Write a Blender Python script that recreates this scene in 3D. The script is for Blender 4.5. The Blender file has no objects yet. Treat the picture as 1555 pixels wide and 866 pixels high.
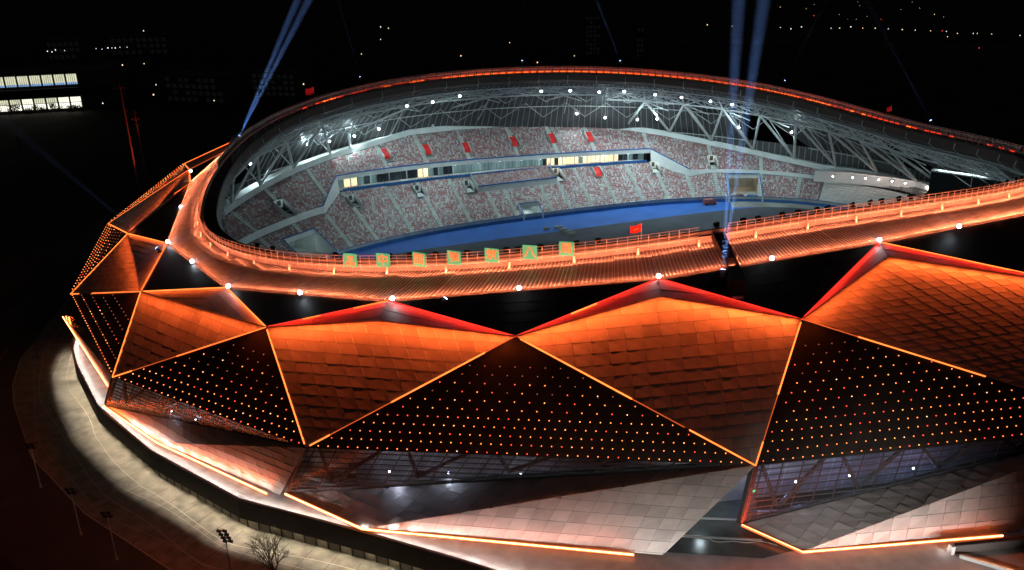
import bpy, math, random
import numpy as np
from mathutils import Vector, Matrix
random.seed(7)
rng = np.random.default_rng(7)
S = bpy.context.scene
COL = S.collection

# ------------------------------------------------------------------ camera, world, night fill, exposure
def look_basis(pitch_deg, roll_deg):
    th, r = math.radians(pitch_deg), math.radians(roll_deg)
    F = np.array([0, math.cos(th), -math.sin(th)]); R = np.array([1, 0, 0.]); U = np.cross(R, F)
    return math.cos(r)*R - math.sin(r)*U, math.sin(r)*R + math.cos(r)*U, F
R_, U_, F_ = look_basis(22.6, 1.1)
cam_d = bpy.data.cameras.new('camera'); cam = bpy.data.objects.new('camera', cam_d); COL.objects.link(cam)
cam_d.sensor_width = 36; cam_d.lens = 36*1380/1555; cam_d.clip_end = 6000; cam_d.clip_start = 1
cam.matrix_world = Matrix(((R_[0], U_[0], -F_[0], 0), (R_[1], U_[1], -F_[1], 0), (R_[2], U_[2], -F_[2], 93), (0, 0, 0, 1)))
S.camera = cam
S.view_settings.view_transform = 'Standard'; S.view_settings.look = 'None'
S.view_settings.exposure = 0; S.view_settings.gamma = 1
S.cycles.use_denoising = True
S.cycles.max_bounces = 4; S.cycles.diffuse_bounces = 2; S.cycles.glossy_bounces = 2
S.cycles.transmission_bounces = 3; S.cycles.transparent_max_bounces = 8; S.cycles.volume_bounces = 0
S.cycles.sample_clamp_indirect = 4; S.cycles.caustics_reflective = False; S.cycles.caustics_refractive = False
S.cycles.use_light_tree = True

W = bpy.data.worlds.new('World'); S.world = W; W.use_nodes = True
wn = W.node_tree.nodes; wl = W.node_tree.links
bg = wn['Background']
sky = wn.new('ShaderNodeTexSky'); sky.sky_type = 'NISHITA'; sky.sun_disc = False
sky.sun_elevation = math.radians(-9); sky.sun_rotation = math.radians(200)
add = wn.new('ShaderNodeMixRGB'); add.blend_type = 'ADD'; add.inputs[0].default_value = 1
add.inputs[2].default_value = (.16, .115, .11, 1)
wl.new(sky.outputs[0], add.inputs[1]); wl.new(add.outputs[0], bg.inputs[0]); bg.inputs[1].default_value = .05
fill_d = bpy.data.lights.new('night_fill', 'SUN'); fill_d.energy = .004; fill_d.angle = math.radians(.5); fill_d.color = (.8, .88, 1)  # added faint fill so the dark areas read; no moon is known
mo = bpy.data.objects.new('night_fill', fill_d); COL.objects.link(mo); mo.rotation_euler = (math.radians(50), 0, math.radians(160))

# ------------------------------------------------------------------ materials
def mat(name, col, rough=.6, metal=0., var=.15, scale=.6, bump=0., bscale=3., spec=.5, emit=None, estr=0., col2=None):
    m = bpy.data.materials.new(name); m.use_nodes = True
    n = m.node_tree.nodes; l = m.node_tree.links; b = n['Principled BSDF']
    b.inputs['Roughness'].default_value = rough; b.inputs['Metallic'].default_value = metal
    b.inputs['Specular IOR Level'].default_value = spec
    tc = n.new('ShaderNodeNewGeometry')
    no = n.new('ShaderNodeTexNoise'); no.inputs['Scale'].default_value = scale; no.inputs['Detail'].default_value = 5
    l.new(tc.outputs['Position'], no.inputs['Vector'])
    mx = n.new('ShaderNodeMixRGB')
    c = np.array(col)
    c2 = np.array(col2) if col2 is not None else c*(1-var)
    c1 = c if col2 is not None else np.minimum(c*(1+var), 1)
    mx.inputs[1].default_value = (*c1, 1); mx.inputs[2].default_value = (*c2, 1)
    rmp = n.new('ShaderNodeMapRange'); rmp.inputs[1].default_value = .35; rmp.inputs[2].default_value = .65
    l.new(no.outputs['Fac'], rmp.inputs[0]); l.new(rmp.outputs[0], mx.inputs[0])
    l.new(mx.outputs[0], b.inputs['Base Color'])
    if bump:
        n2 = n.new('ShaderNodeTexNoise'); n2.inputs['Scale'].default_value = bscale; n2.inputs['Detail'].default_value = 4
        l.new(tc.outputs['Position'], n2.inputs['Vector'])
        bp = n.new('ShaderNodeBump'); bp.inputs['Strength'].default_value = bump; bp.inputs['Distance'].default_value = .1
        l.new(n2.outputs['Fac'], bp.inputs['Height']); l.new(bp.outputs[0], b.inputs['Normal'])
    if emit:
        b.inputs['Emission Color'].default_value = (*emit, 1); b.inputs['Emission Strength'].default_value = estr
    return m
ORANGE = (1, .122, .021); ORANGE2 = (1, .215, .09); RED = (1, .025, .012); WHITE = (.86, .94, 1); WARM = (1, .72, .45); COOL = (.71, .95, .98)
M = {}
def add_mat(k, *a, **kw): M[k] = mat(k, *a, **kw)
add_mat('ground', (.016, .013, .011), .95, var=.5, scale=.05, bump=.3, bscale=.6)
add_mat('plaza', (.21, .205, .185), .8, scale=.45, bump=.25, bscale=1.6, col2=(.115, .112, .10))
add_mat('road', (.026, .028, .032), .85, var=.3, scale=.2)
add_mat('glint_and_kerb', (.36, .34, .30), .75, var=.15)  # pale tone of the kerb and of the painted light curves
add_mat('terrace', (.36, .35, .34), .5, var=.12, scale=.5, bump=.1)
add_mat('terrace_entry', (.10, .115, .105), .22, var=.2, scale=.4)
add_mat('cladding', (.40, .375, .35), .42, .35, var=.10, scale=.35, bump=.06, bscale=.8)
add_mat('cladding_b', (.37, .345, .325), .46, .35, var=.12, scale=.35, bump=.06, bscale=.8)
add_mat('cladding_c', (.33, .305, .285), .5, .35, var=.12, scale=.4, bump=.06, bscale=.8)
add_mat('cladding_back', (.05, .04, .035), .8)
add_mat('return', (.34, .30, .28), .5, .2, var=.2, scale=.25, bump=.1, bscale=.7)
add_mat('dark_panel', (.020, .017, .015), .7, var=.25, scale=.4, spec=.2)
add_mat('soffit', (.46, .44, .42), .38, .25, var=.10, scale=.3, bump=.05, bscale=.8)
add_mat('soffit_b', (.38, .36, .34), .42, .25, var=.12, scale=.3)
add_mat('roof', (.30, .29, .295), .42, .4, var=.16, scale=.25)
add_mat('seam', (.66, .63, .61), .35, .4)
add_mat('rail', (.55, .50, .46), .45, .2)
add_mat('upstand', (.20, .17, .16), .6)
add_mat('gutter', (.018, .016, .015), .7)
add_mat('fascia', (.085, .058, .052), .5, .2, var=.1, scale=.3)
add_mat('lining', (.09, .09, .095), .55, .2, var=.2, scale=.2)
add_mat('lining_rib', (.36, .365, .37), .5, .2)
add_mat('steel', (.58, .60, .60), .45, .1, var=.12)
add_mat('steel_dark', (.06, .055, .055), .6, .3)
add_mat('concrete', (.34, .36, .345), .85, var=.18, scale=.3, bump=.1)
add_mat('concrete_dark', (.20, .205, .205), .9, var=.2, scale=.4)  # darker than concrete: carries the shade between seat rows on the stands
add_mat('aisle', (.50, .53, .51), .8)
add_mat('white_wall', (.58, .60, .60), .6, var=.08, scale=.3)
add_mat('blue_paint', (.02, .12, .36), .5)
add_mat('track', (.025, .115, .42), .75, var=.12, scale=.15)
add_mat('infield', (.05, .055, .075), .8, var=.2, scale=.1)
add_mat('apron', (.22, .215, .2), .85, var=.2, scale=.2)
add_mat('seat_red', (.33, .10, .105), .45)
add_mat('seat_grey', (.40, .355, .36), .45)
add_mat('seat_pink', (.36, .215, .22), .45)
add_mat('seat_white', (.53, .51, .50), .45)
add_mat('red_cloth', (.62, .012, .012), .7, var=.2)
add_mat('glass_lit', (.9, .8, .55), .4, emit=(1, .80, .48), estr=1.0)
add_mat('glass_dim', (.18, .24, .24), .12, emit=(.45, .75, .75), estr=.10)
add_mat('glass_dark', (.03, .04, .045), .08)
add_mat('black', (.012, .012, .012), .6)
add_mat('screen', (.004, .004, .0045), .45, spec=.2)
add_mat('sign_green', (.010, .26, .13), .6, emit=(.12, .75, .34), estr=.42)  # board and lettering glow: added to hold colour against the orange rail light
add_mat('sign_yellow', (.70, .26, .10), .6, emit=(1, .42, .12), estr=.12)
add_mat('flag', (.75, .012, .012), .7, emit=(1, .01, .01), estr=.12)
add_mat('flag_mark', (.9, .3, .05), .7)
add_mat('leaf', (.03, .04, .02), .8)
add_mat('bark', (.045, .035, .028), .9, var=.3, scale=2)
add_mat('bark_red_lit', (.075, .045, .035), .95, var=.3, scale=2)  # reddened: the red light on the left trees is in the colour
add_mat('far_wall', (.085, .08, .075), .85, var=.2, scale=.1)
add_mat('base_panel', (.50, .46, .38), .6, var=.12)
add_mat('parapet', (.022, .017, .016), .55, var=.2)
add_mat('brick_red', (.22, .05, .04), .8)
def emis(name, col, s):
    m = bpy.data.materials.new(name); m.use_nodes = True; n = m.node_tree.nodes; l = m.node_tree.links
    e = n.new('ShaderNodeEmission'); e.inputs[0].default_value = (*col, 1); e.inputs[1].default_value = s
    # slight unevenness along a fitting's length
    g = n.new('ShaderNodeNewGeometry'); t = n.new('ShaderNodeTexNoise'); t.inputs['Scale'].default_value = .35
    mr = n.new('ShaderNodeMapRange'); mr.inputs[3].default_value = .6*s; mr.inputs[4].default_value = 1.4*s
    l.new(g.outputs['Position'], t.inputs['Vector']); l.new(t.outputs['Fac'], mr.inputs[0]); l.new(mr.outputs[0], e.inputs[1])
    l.new(e.outputs[0], n['Material Output'].inputs[0]); n.remove(n['Principled BSDF'])
    M[name] = m
emis('led_bright', (1, .19, .035), 2.6)
emis('led_mid', (1, .16, .03), 2.0)
emis('led_dim', (1, .15, .03), .8)
emis('led_red', (1, .035, .02), 1.6)
emis('led_floor', (1, .15, .028), 2.6)
emis('led_core', (1, .48, .18), 5.5)
emis('dot_orange', (1, .24, .05), 3.6)
emis('dot_red', (1, .07, .03), 3.2)
emis('dot_white', (1, .50, .28), 3.0)
emis('dot_amber', (1, .36, .07), 3.6)
emis('dot_faint', (1, .25, .14), .5)
emis('lens_white', (.80, .90, 1), 26)
emis('lens_blue', (.30, .45, 1), 16)
emis('lens_warm', (1, .85, .65), 10)
emis('lamp_face', (1, .93, .85), 1.5)
emis('wall_lamp', (1, .80, .50), 5)
emis('gallery_led', (1, .14, .02), 3.2)
emis('gallery_red', (1, .05, .015), 1.5)
emis('city_warm', (1, .72, .42), 2.2)
emis('city_white', (.8, .9, 1), 2.2)
emis('city_red', (1, .08, .05), 2.2)
emis('window_far', (.95, .95, .66), .75)
emis('window_far_b', (1, .97, .80), 1.5)
emis('window_far_blue', (.30, .55, 1), .7)
emis('window_faint', (.8, .85, .9), .0035)
emis('exit_green', (.05, 1, .25), 1.6)

def glass_mat(name, tint, alpha, rough=.06):
    m = bpy.data.materials.new(name); m.use_nodes = True; n = m.node_tree.nodes; l = m.node_tree.links
    b = n['Principled BSDF']; b.inputs['Base Color'].default_value = (*tint, 1); b.inputs['Roughness'].default_value = rough; b.inputs['Specular IOR Level'].default_value = .06
    tr = n.new('ShaderNodeBsdfTransparent'); tr.inputs[0].default_value = (.75, .8, .85, 1)
    mx = n.new('ShaderNodeMixShader'); mx.inputs[0].default_value = alpha
    l.new(tr.outputs[0], mx.inputs[1]); l.new(b.outputs[0], mx.inputs[2]); l.new(mx.outputs[0], n['Material Output'].inputs[0])
    M[name] = m
glass_mat('pane', (.03, .035, .04), .38, .22)
def beam_mat(name, dens):
    m = bpy.data.materials.new(name); m.use_nodes = True; n = m.node_tree.nodes; l = m.node_tree.links
    n.remove(n['Principled BSDF'])
    v = n.new('ShaderNodeVolumeScatter'); v.inputs['Density'].default_value = dens; v.inputs['Color'].default_value = (.9, .95, 1, 1)
    l.new(v.outputs[0], n['Material Output'].inputs['Volume']); M[name] = m
beam_mat('lit_air', .005)

# ------------------------------------------------------------------ mesh helpers
class MB:
    def __init__(s): s.v = []; s.f = []; s.mi = []; s.n = 0
    def add(s, V, Fs, mi=0):
        s.v.extend(map(tuple, V))
        for f in Fs: s.f.append(tuple(i+s.n for i in f)); s.mi.append(mi)
        s.n += len(V)
    def box(s, c, ax, ay, az, hx, hy, hz, mi=0):
        c, ax, ay, az = map(np.asarray, (c, ax, ay, az))
        V = [c+i*hx*ax+j*hy*ay+k*hz*az for i in (-1, 1) for j in (-1, 1) for k in (-1, 1)]
        s.add(V, [(0, 1, 3, 2), (4, 6, 7, 5), (0, 4, 5, 1), (2, 3, 7, 6), (0, 2, 6, 4), (1, 5, 7, 3)], mi)
    def bar(s, a, b, w, h=None, mi=0, up=(0, 0, 1)):
        a, b = np.asarray(a, float), np.asarray(b, float); d = b-a; L = np.linalg.norm(d)
        if L < 1e-6: return
        d /= L; u = np.asarray(up, float); x = np.cross(d, u)
        if np.linalg.norm(x) < 1e-3: x = np.cross(d, (1, 0, 0))
        x /= np.linalg.norm(x); y = np.cross(x, d)
        s.box((a+b)/2, d, x, y, L/2, w/2, (h or w)/2, mi)
    def tube(s, a, b, r0, r1=None, n=6, mi=0, cap=True):
        a, b = np.asarray(a, float), np.asarray(b, float); r1 = r0 if r1 is None else r1
        d = b-a; L = np.linalg.norm(d)
        if L < 1e-6: return
        d /= L; x = np.cross(d, (0, 0, 1.))
        if np.linalg.norm(x) < 1e-3: x = np.cross(d, (1., 0, 0))
        x /= np.linalg.norm(x); y = np.cross(d, x)
        V = []
        for k in range(n):
            t = 2*math.pi*k/n; o = math.cos(t)*x+math.sin(t)*y
            V.append(a+o*r0); V.append(b+o*r1)
        Fs = [(2*k, 2*((k+1) % n), 2*((k+1) % n)+1, 2*k+1) for k in range(n)]
        if cap: Fs += [tuple(2*k for k in range(n))[::-1], tuple(2*k+1 for k in range(n))]
        s.add(V, Fs, mi)
    def ball(s, c, r, mi=0, seg=6, rings=4):
        c = np.asarray(c, float); V = [c+(0, 0, r)]
        for i in range(1, rings):
            p = math.pi*i/rings
            for k in range(seg):
                t = 2*math.pi*k/seg; V.append(c+(r*math.sin(p)*math.cos(t), r*math.sin(p)*math.sin(t), r*math.cos(p)))
        V.append(c-(0, 0, r)); Fs = []
        for k in range(seg):
            Fs.append((0, 1+k, 1+(k+1) % seg))
            for i in range(rings-2):
                a = 1+i*seg; Fs.append((a+k, a+seg+k, a+seg+(k+1) % seg, a+(k+1) % seg))
            a = 1+(rings-2)*seg; Fs.append((a+k, len(V)-1, a+(k+1) % seg))
        s.add(V, Fs, mi)
    def grid(s, P, mi=0, closed=False):
        P = np.asarray(P); m, n = P.shape[:2]
        V = P.reshape(-1, 3); Fs = []
        for i in range(m-1):
            for j in range(n-1 if not closed else n):
                j2 = (j+1) % n
                Fs.append((i*n+j, i*n+j2, (i+1)*n+j2, (i+1)*n+j))
        s.add(V, Fs, mi)
    def mesh(s, name, mats):
        me = bpy.data.meshes.new(name); me.from_pydata([tuple(map(float, v)) for v in s.v], [], s.f)
        for m in (mats if isinstance(mats, (list, tuple)) else [mats]): me.materials.append(M[m])
        if any(s.mi): me.polygons.foreach_set('material_index', s.mi)
        me.update(); return me
    def obj(s, name, mats, parent=None, **kw): return link(name, s.mesh(name, mats), parent, **kw)
def link(name, data, parent=None, **kw):
    o = bpy.data.objects.new(name, data); COL.objects.link(o)
    if parent is not None:
        o.parent = parent
        o.matrix_parent_inverse = parent_inv(parent)
    for k, v in kw.items(): o[k] = v
    return o
def parent_inv(p):
    m = Matrix.Translation(p.location) @ p.rotation_euler.to_matrix().to_4x4()
    if p.parent is not None: return m.inverted()
    return m.inverted()
def thing(name, label, cat, loc=(0, 0, 0), group=None):
    o = bpy.data.objects.new(name, None); COL.objects.link(o); o.location = loc
    o['label'] = label; o['category'] = cat
    if group: o['group'] = group
    return o
def kid(name, data, parent, loc=(0, 0, 0), rot=None):      # a child placed in its parent's own frame
    o = bpy.data.objects.new(name, data); COL.objects.link(o); o.parent = parent; o.location = loc
    if rot is not None: o.rotation_euler = rot
    return o
def lamp(kind, loc, energy, color, parent=None, aim=None, size=.2, size_y=None, spot=60, blend=.5, name='lamp_light', xdir=None, spread=180):
    d = bpy.data.lights.new(name, kind); d.energy = energy; d.color = color
    if kind == 'AREA':
        d.shape = 'RECTANGLE'; d.size = size; d.size_y = size_y or size; d.spread = math.radians(spread)
    else: d.shadow_soft_size = size
    if kind == 'SPOT': d.spot_size = math.radians(spot); d.spot_blend = blend
    o = bpy.data.objects.new(name, d); COL.objects.link(o)
    if aim is not None:
        z = -Vector(aim).normalized()
        if xdir is not None:                              # keep the long side of the fitting along xdir
            xd = Vector(xdir).normalized(); z = (z-xd*z.dot(xd)).normalized()
        x = Vector(xdir) if xdir is not None else Vector((0, 0, 1)).cross(z)
        if x.length < 1e-3: x = Vector((1, 0, 0))
        x = (x - z*x.dot(z)).normalized(); y = z.cross(x)
        m = Matrix((x, y, z)).transposed().to_4x4(); m.translation = Vector(loc)
    else: m = Matrix.Translation(Vector(loc))
    o.matrix_world = m
    if parent is not None:
        o.parent = parent; o.matrix_parent_inverse = parent_inv(parent)
    return o
def A_(*p): return np.array(p, float)
def nrm(v): v = np.asarray(v, float); return v/np.linalg.norm(v)
ORD = ['first', 'second', 'third', 'fourth', 'fifth', 'sixth', 'seventh', 'eighth', 'ninth', 'tenth', 'eleventh', 'twelfth', 'thirteenth',
       'fourteenth', 'fifteenth', 'sixteenth', 'seventeenth', 'eighteenth', 'nineteenth', 'twentieth']

ORD += ['twenty-'+o for o in ORD[:9]]
# ------------------------------------------------------------------ stadium plan: rim oval, bowl front, nodes of the folded facade
C0 = A_(24.3, 217.); PH = .32; RA, RB, RN = 95.5, 79.5, 2.37
cP, sP = math.cos(PH), math.sin(PH)
def w(x, y, z): return np.stack([C0[0]+np.asarray(x)*cP-np.asarray(y)*sP, C0[1]+np.asarray(x)*sP+np.asarray(y)*cP, np.asarray(z)+0*np.asarray(x)], -1)
RC = [0.99412, -0.01425, 0.00113, -0.0024, -0.02343, 0.01272, -0.01499, -0.00532, 0.00549, -0.00911, -0.0071]
def rim_rho(t):
    t = np.asarray(t, float); r = RC[0]+0*t
    for k in range(1, 6): r = r+RC[2*k-1]*np.cos(k*t)+RC[2*k]*np.sin(k*t)
    return r
def rim_z(t): return 34.6+9.6*np.sin(t)**2
def ring(t, drho, dz, abs_z=None):
    t = np.asarray(t, float); x, y = RA*np.cos(t), RB*np.sin(t)
    k = (rim_rho(t)+drho)/((np.abs(x/RA)**RN+np.abs(y/RB)**RN)**(1/RN))
    return w(x*k, y*k, rim_z(t)+dz if abs_z is None else abs_z)
def t_of(P):
    d = P[:2]-C0; x, y = d[0]*cP+d[1]*sP, -d[0]*sP+d[1]*cP
    return math.atan2(y/RB, x/RA)
# bowl
FA, FB, FN = 98., 63.5, 2.7
def bowl(th, s, z):
    th = np.asarray(th, float); ct, st = np.cos(th), np.sin(th)
    r = (np.abs(ct/FA)**FN+np.abs(st/FB)**FN)**(-1/FN)
    gx = np.sign(ct)*np.abs(r*ct)**(FN-1)/FA**FN; gy = np.sign(st)*np.abs(r*st)**(FN-1)/FB**FN
    g = np.hypot(gx, gy)
    return w(10+r*ct+s*gx/g, r*st+s*gy/g, z)
def tab(pairs):
    a = np.array(sorted(pairs), float)
    return lambda th: np.interp(np.degrees(th), a[:, 0], a[:, 1])
s_lt = tab([(-180, 12), (-10, 9), (25, 7.6), (27, 7.8), (40, 9), (50, 9.2), (57, 17.8), (70, 18.3), (111, 19.8), (126, 20.6), (136, 21.8), (141, 13.4), (150, 12.6), (180, 12)])
s_ub = tab([(-180, 12.5), (25, 7.9), (27, 8.1), (40, 9.3), (50, 9.6), (57, 19), (136, 23), (141, 13.9), (150, 13.0), (180, 12.5)])
s_top = tab([(-180, 14), (-10, 10.5), (27, 10.9), (34, 13.8), (40, 17.2), (47, 21.3), (53, 24.8), (67, 31.3), (81, 33.2), (95, 34.2), (107, 34.9), (119, 34.9), (128, 32.1), (135, 30.1), (140, 28.1), (144, 26.3), (149, 23.6), (154, 21.2), (165, 17), (180, 14)])
def zl(s, t=None):                                       # lower tier; steeper round the ends, where it runs on into the upper one
    g = 0. if t is None else np.interp(np.degrees(t), [25, 46, 53, 137, 142, 160], [.2, .2, 0, 0, .12, .12])
    return 1.5+(.47+g)*np.asarray(s)
def zu(s, t=None): return 14.5+.58*(np.asarray(s)-20)
D = math.radians

Mn = {-4: A_(-78.49, 262.09, 32), -3: A_(-83.68, 231.54, 31), -2: A_(-79.35, 178.72, 31.8), -1: A_(-64.8, 146.78, 32), 0: A_(-37.44, 125.48, 34.6), 1: A_(.38, 118.12, 35.8), 2: A_(43.68, 124.63, 34.6), 3: A_(93.25, 137.08, 34)}
Tn = {-4: A_(-74.25, 233.74, 35.18), -3: A_(-76.55, 211.36, 33.32), -2: A_(-67.86, 169.53, 32.73), -1: A_(-47.4, 139.82, 35.31), 0: A_(-18.72, 126.16, 38.28), 1: A_(21.96, 125.89, 41.21), 2: A_(59.4, 137.69, 41.94)}
Pn = {-3: A_(-77.35, 192.48, 33.38), -2: A_(-70.63, 159.92, 32.06), -1: A_(-51.6, 136.45, 33.18), 0: A_(-19.89, 122.65, 36.64), 1: A_(21.9, 123.67, 39.27), 2: A_(59.59, 134.19, 40.76)}
Ln = {-5: A_(-102.52, 279.9, 20), -4: A_(-104.2, 224.29, 19), -3: A_(-94.51, 179.76, 18), -1: A_(-69.35, 139.68, 19), 0: A_(-31.6, 117.71, 18), 1: A_(35.27, 112.94, 16.5), 2: A_(98.46, 122.68, 16)}
Tn[3] = ring(D(-63.), .09, -2.2)
B = {-2: A_(-105.64, 195.68, 5.5), -1: A_(-79.28, 154.22, 5), 0: A_(-37.55, 124.4, 5), 1: A_(34.34, 114.14, 5)}
Fn = {'-2b': A_(-81.93, 162.82, 4.5), '-1a': A_(-64.84, 141.91, 4.3), '-1b': A_(-40.8, 125.49, 4.3), '-1c': A_(-38.9, 125.2, 4.2), '0': A_(-23.72, 115.59, 4.5), '0s': A_(17.27, 108.47, 4.4), '0e': A_(21.56, 108.45, 4.2), '1': A_(41.89, 108.22, 4.5), '1s': A_(72.83, 111.22, 4.4), '1e': A_(76.13, 112.16, 4.2)}

# ------------------------------------------------------------------ ground, plaza, terrace, field (the setting)
GZ = -2.0
b = MB(); b.add([(-2500, -400, GZ), (2500, -400, GZ), (2500, 4500, GZ), (-2500, 4500, GZ)], [(0, 1, 2, 3)]); b.obj('ground', 'ground', kind='structure')
terr = [A_(-112, 300), A_(-106, 235), A_(-100.5, 192), A_(-97, 182), A_(-93, 174.6), A_(-81, 156.5), A_(-64.9, 140.2), A_(-44.9, 125.1), A_(-24.1, 116.4), A_(-8.4, 109.3), A_(1.3, 104.5), A_(16, 98.5), A_(40, 94.5), A_(75, 95), A_(112, 101), A_(150, 120)]
def off_poly(pts, d):                                   # offset an open polyline to its outer (left-below) side by d
    out = []
    for i, p in enumerate(pts):
        a = pts[max(i-1, 0)]; c = pts[min(i+1, len(pts)-1)]
        n1 = None
        ns = []
        if i > 0: v = p-pts[i-1]; ns.append(nrm((v[1], -v[0])))
        if i < len(pts)-1: v = pts[i+1]-p; ns.append(nrm((v[1], -v[0])))
        m = nrm(sum(ns)); k = 1/max(.5, m@ns[0])
        out.append(p+m*d*k)
    return out
inner = [C0+(p-C0)*.80 for p in terr]
terr0 = terr
terr = off_poly(terr, .75); n_ = len(terr)
b = MB(); P = np.array([[(*p, 4.0) for p in terr], [(*p, 4.0) for p in inner]]); b.grid(P); b.obj('terrace_floor', 'terrace', kind='structure')
# road round the stadium and the lit plaza strip, each a thin sheet a few mm above the sheet below
def ring_sheet(name, m, d0, d1, z):
    b = MB(); b.grid(np.array([[(*p, z) for p in off_poly(terr, d0)], [(*p, z) for p in off_poly(terr, d1)]])); return b.obj(name, m, kind='structure')
ring_sheet('plaza_pavement', 'plaza', -9, 13.2, GZ+.004)
ring_sheet('ring_road', 'road', 13.4, 27, GZ+.006)
ring_sheet('kerb', 'glint_and_kerb', 13.2, 13.4, GZ+.12)
for d0, sw in ((2.6, .12), (5.4, .09), (8.2, .14), (10.3, .08)):
    pts = off_poly(terr, d0); q = off_poly(terr, d0+sw)
    # pale wavering curves painting light reflected onto the paving: resample with a slow sway
    def resam(L):
        L = np.array(L); seg = np.linalg.norm(np.diff(L, axis=0), axis=1); c = np.r_[0, np.cumsum(seg)]
        u = np.linspace(0, c[-1], 160); return np.stack([np.interp(u, c, L[:, 0]), np.interp(u, c, L[:, 1])], 1), u
    a, u = resam(pts); c, _ = resam(q); n = (c-a)/np.linalg.norm(c-a, axis=1)[:, None]
    sway = (.9*np.sin(u*.06+d0)+.5*np.sin(u*.17+2*d0))[:, None]*n
    b = MB(); b.grid(np.array([[(*p, GZ+.014) for p in a+sway], [(*p, GZ+.014) for p in c+sway]])); b.obj('glint_and_kerb', 'glint_and_kerb', kind='structure')

for i in range(2, 11):                                   # radial joints across the paving
    a, c = off_poly(terr, .3)[i], off_poly(terr, .3)[i+1]; a2, c2 = off_poly(terr, 13.1)[i], off_poly(terr, 13.1)[i+1]
    k = max(1, int(np.linalg.norm(c-a)/4.2))
    for j in range(k):
        f = j/k; p, q = a+(c-a)*f, a2+(c2-a2)*f; d = nrm(q-p); m = A_(-d[1], d[0])*.05
        b = MB(); b.add([(*(p-m), GZ+.009), (*(p+m), GZ+.009), (*(q+m), GZ+.009), (*(q-m), GZ+.009)], [(0, 1, 2, 3)]); b.obj('paving_joint', 'road', kind='structure')
th = np.linspace(0, 2*math.pi, 180, endpoint=False)
b = MB(); P = bowl(th, 0., 0.); b.add(P, [tuple(range(len(P)))]); b.obj('running_track', 'track', kind='structure')
# infield: covered in grey sheeting, straight sides and rounded ends
def infield_pts(hx, hy, z, cx=10):
    out = []
    for k in range(96):
        t = 2*math.pi*k/96; n = 6.
        r = (abs(math.cos(t)/hx)**n+abs(math.sin(t)/hy)**n)**(-1/n)
        out.append(w(cx+r*math.cos(t), r*math.sin(t), z))
    return out
P = infield_pts(84, 49.5, .006, 12); b = MB(); b.add(P, [tuple(range(len(P)))]); b.obj('infield_cover', 'infield', kind='structure')
tt = np.linspace(D(-25), D(43), 24)
b = MB(); b.grid(np.array([bowl(tt, -.2, .010), bowl(tt, -9+5*np.cos((tt-D(15))*2.2), .010)])); b.obj('apron', 'apron', kind='structure')

# ------------------------------------------------------------------ the stadium
ST = thing('stadium', 'large oval stadium with folded orange lit facade panels and an open roof ring', 'stadium', (C0[0], C0[1], GZ))

# --- base wall under the terrace, parapet
par = thing('parapet', 'dark parapet wall along the outer edge of the raised terrace', 'wall', (*terr[6], 4))
po = off_poly(terr, .5); pi_ = terr
for i in range(n_-1):
    b = MB()
    o0, o1, i0, i1 = po[i], po[i+1], pi_[i], pi_[i+1]
    V = [(*o0, .6), (*o1, .6), (*o1, 4.3), (*o0, 4.3), (*i0, .6), (*i1, .6), (*i1, 4.3), (*i0, 4.3)]
    b.add(V, [(0, 1, 2, 3), (3, 2, 6, 7), (7, 6, 5, 4), (4, 5, 1, 0), (0, 3, 7, 4), (1, 5, 6, 2)])
    b.obj('parapet_segment', 'parapet', par)
bw = off_poly(terr, -.9)
base = None
b = MB()
for i in range(n_-1):
    b.add([(*bw[i], GZ), (*bw[i+1], GZ), (*bw[i+1], 1.5), (*bw[i], 1.5)], [(0, 1, 2, 3)])
    pass
base = b.obj('base_wall', 'parapet', ST)
lamp_i = 0
for i in range(2, 11):
    a, c = bw[i], bw[i+1]; L = np.linalg.norm(c-a); d = (c-a)/L; nn = A_(-d[1], d[0])*-1
    if nn@(a-C0) < 0: nn = -nn
    k = max(1, int(L/2.1)); du = L/k
    for j in range(k):
        p = a+d*(j+.5)*du
        b = MB(); b.box((*(p+nn*.06), -.55), (*d, 0), (*nn, 0), (0, 0, 1), du/2-.13, .05, 1.4); b.obj('wall_panel', 'base_panel', base)
        b = MB(); b.box((*(a+d*j*du+nn*.10), -.55), (*d, 0), (*nn, 0), (0, 0, 1), .11, .10, 1.41); b.obj('mullion', 'steel_dark', base)
        if j % 2 == 0 and i < 11:
            q = p+nn*.3
            b = MB(); b.box((*q, 1.02), (*d, 0), (*nn, 0), (0, 0, 1), .25, .05, .04); b.obj('wall_lamp', 'wall_lamp', base)
            lamp('SPOT', (*q, .87), 950, (1, .85, .70), base, aim=(nn[0], nn[1], -.40), size=.03, spot=66, blend=.9)
            lamp('SPOT', (*q, .90), 1600, (1, .80, .54), base, aim=(nn[0], nn[1], -.9), size=.05, spot=120, blend=1)
            lamp('POINT', (*(p+nn*.5), .3), 40, (1, .80, .52), base, size=.05)

# --- tile grid helper: clips a skewed grid of panels to a planar polygon; every panel is its own mesh with edges and depth
def clip(poly, axis, val, keep_ge):
    out = []
    for i in range(len(poly)):
        a, c = poly[i-1], poly[i]; fa, fc = a[axis]-val, c[axis]-val
        if not keep_ge: fa, fc = -fa, -fc
        if fa >= 0: out.append(a)
        if (fa >= 0) != (fc >= 0):
            t = fa/(fa-fc); out.append((a[0]+t*(c[0]-a[0]), a[1]+t*(c[1]-a[1])))
    return out
def clip_diag(poly, i, j, upper):
    out = []; g = lambda p: ((p[0]-i)-(p[1]-j))*(1 if upper else -1)
    for k in range(len(poly)):
        a, c = poly[k-1], poly[k]; fa, fc = g(a), g(c)
        if fa >= 0: out.append(a)
        if (fa >= 0) != (fc >= 0):
            t = fa/(fa-fc); out.append((a[0]+t*(c[0]-a[0]), a[1]+t*(c[1]-a[1])))
    return out
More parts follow.
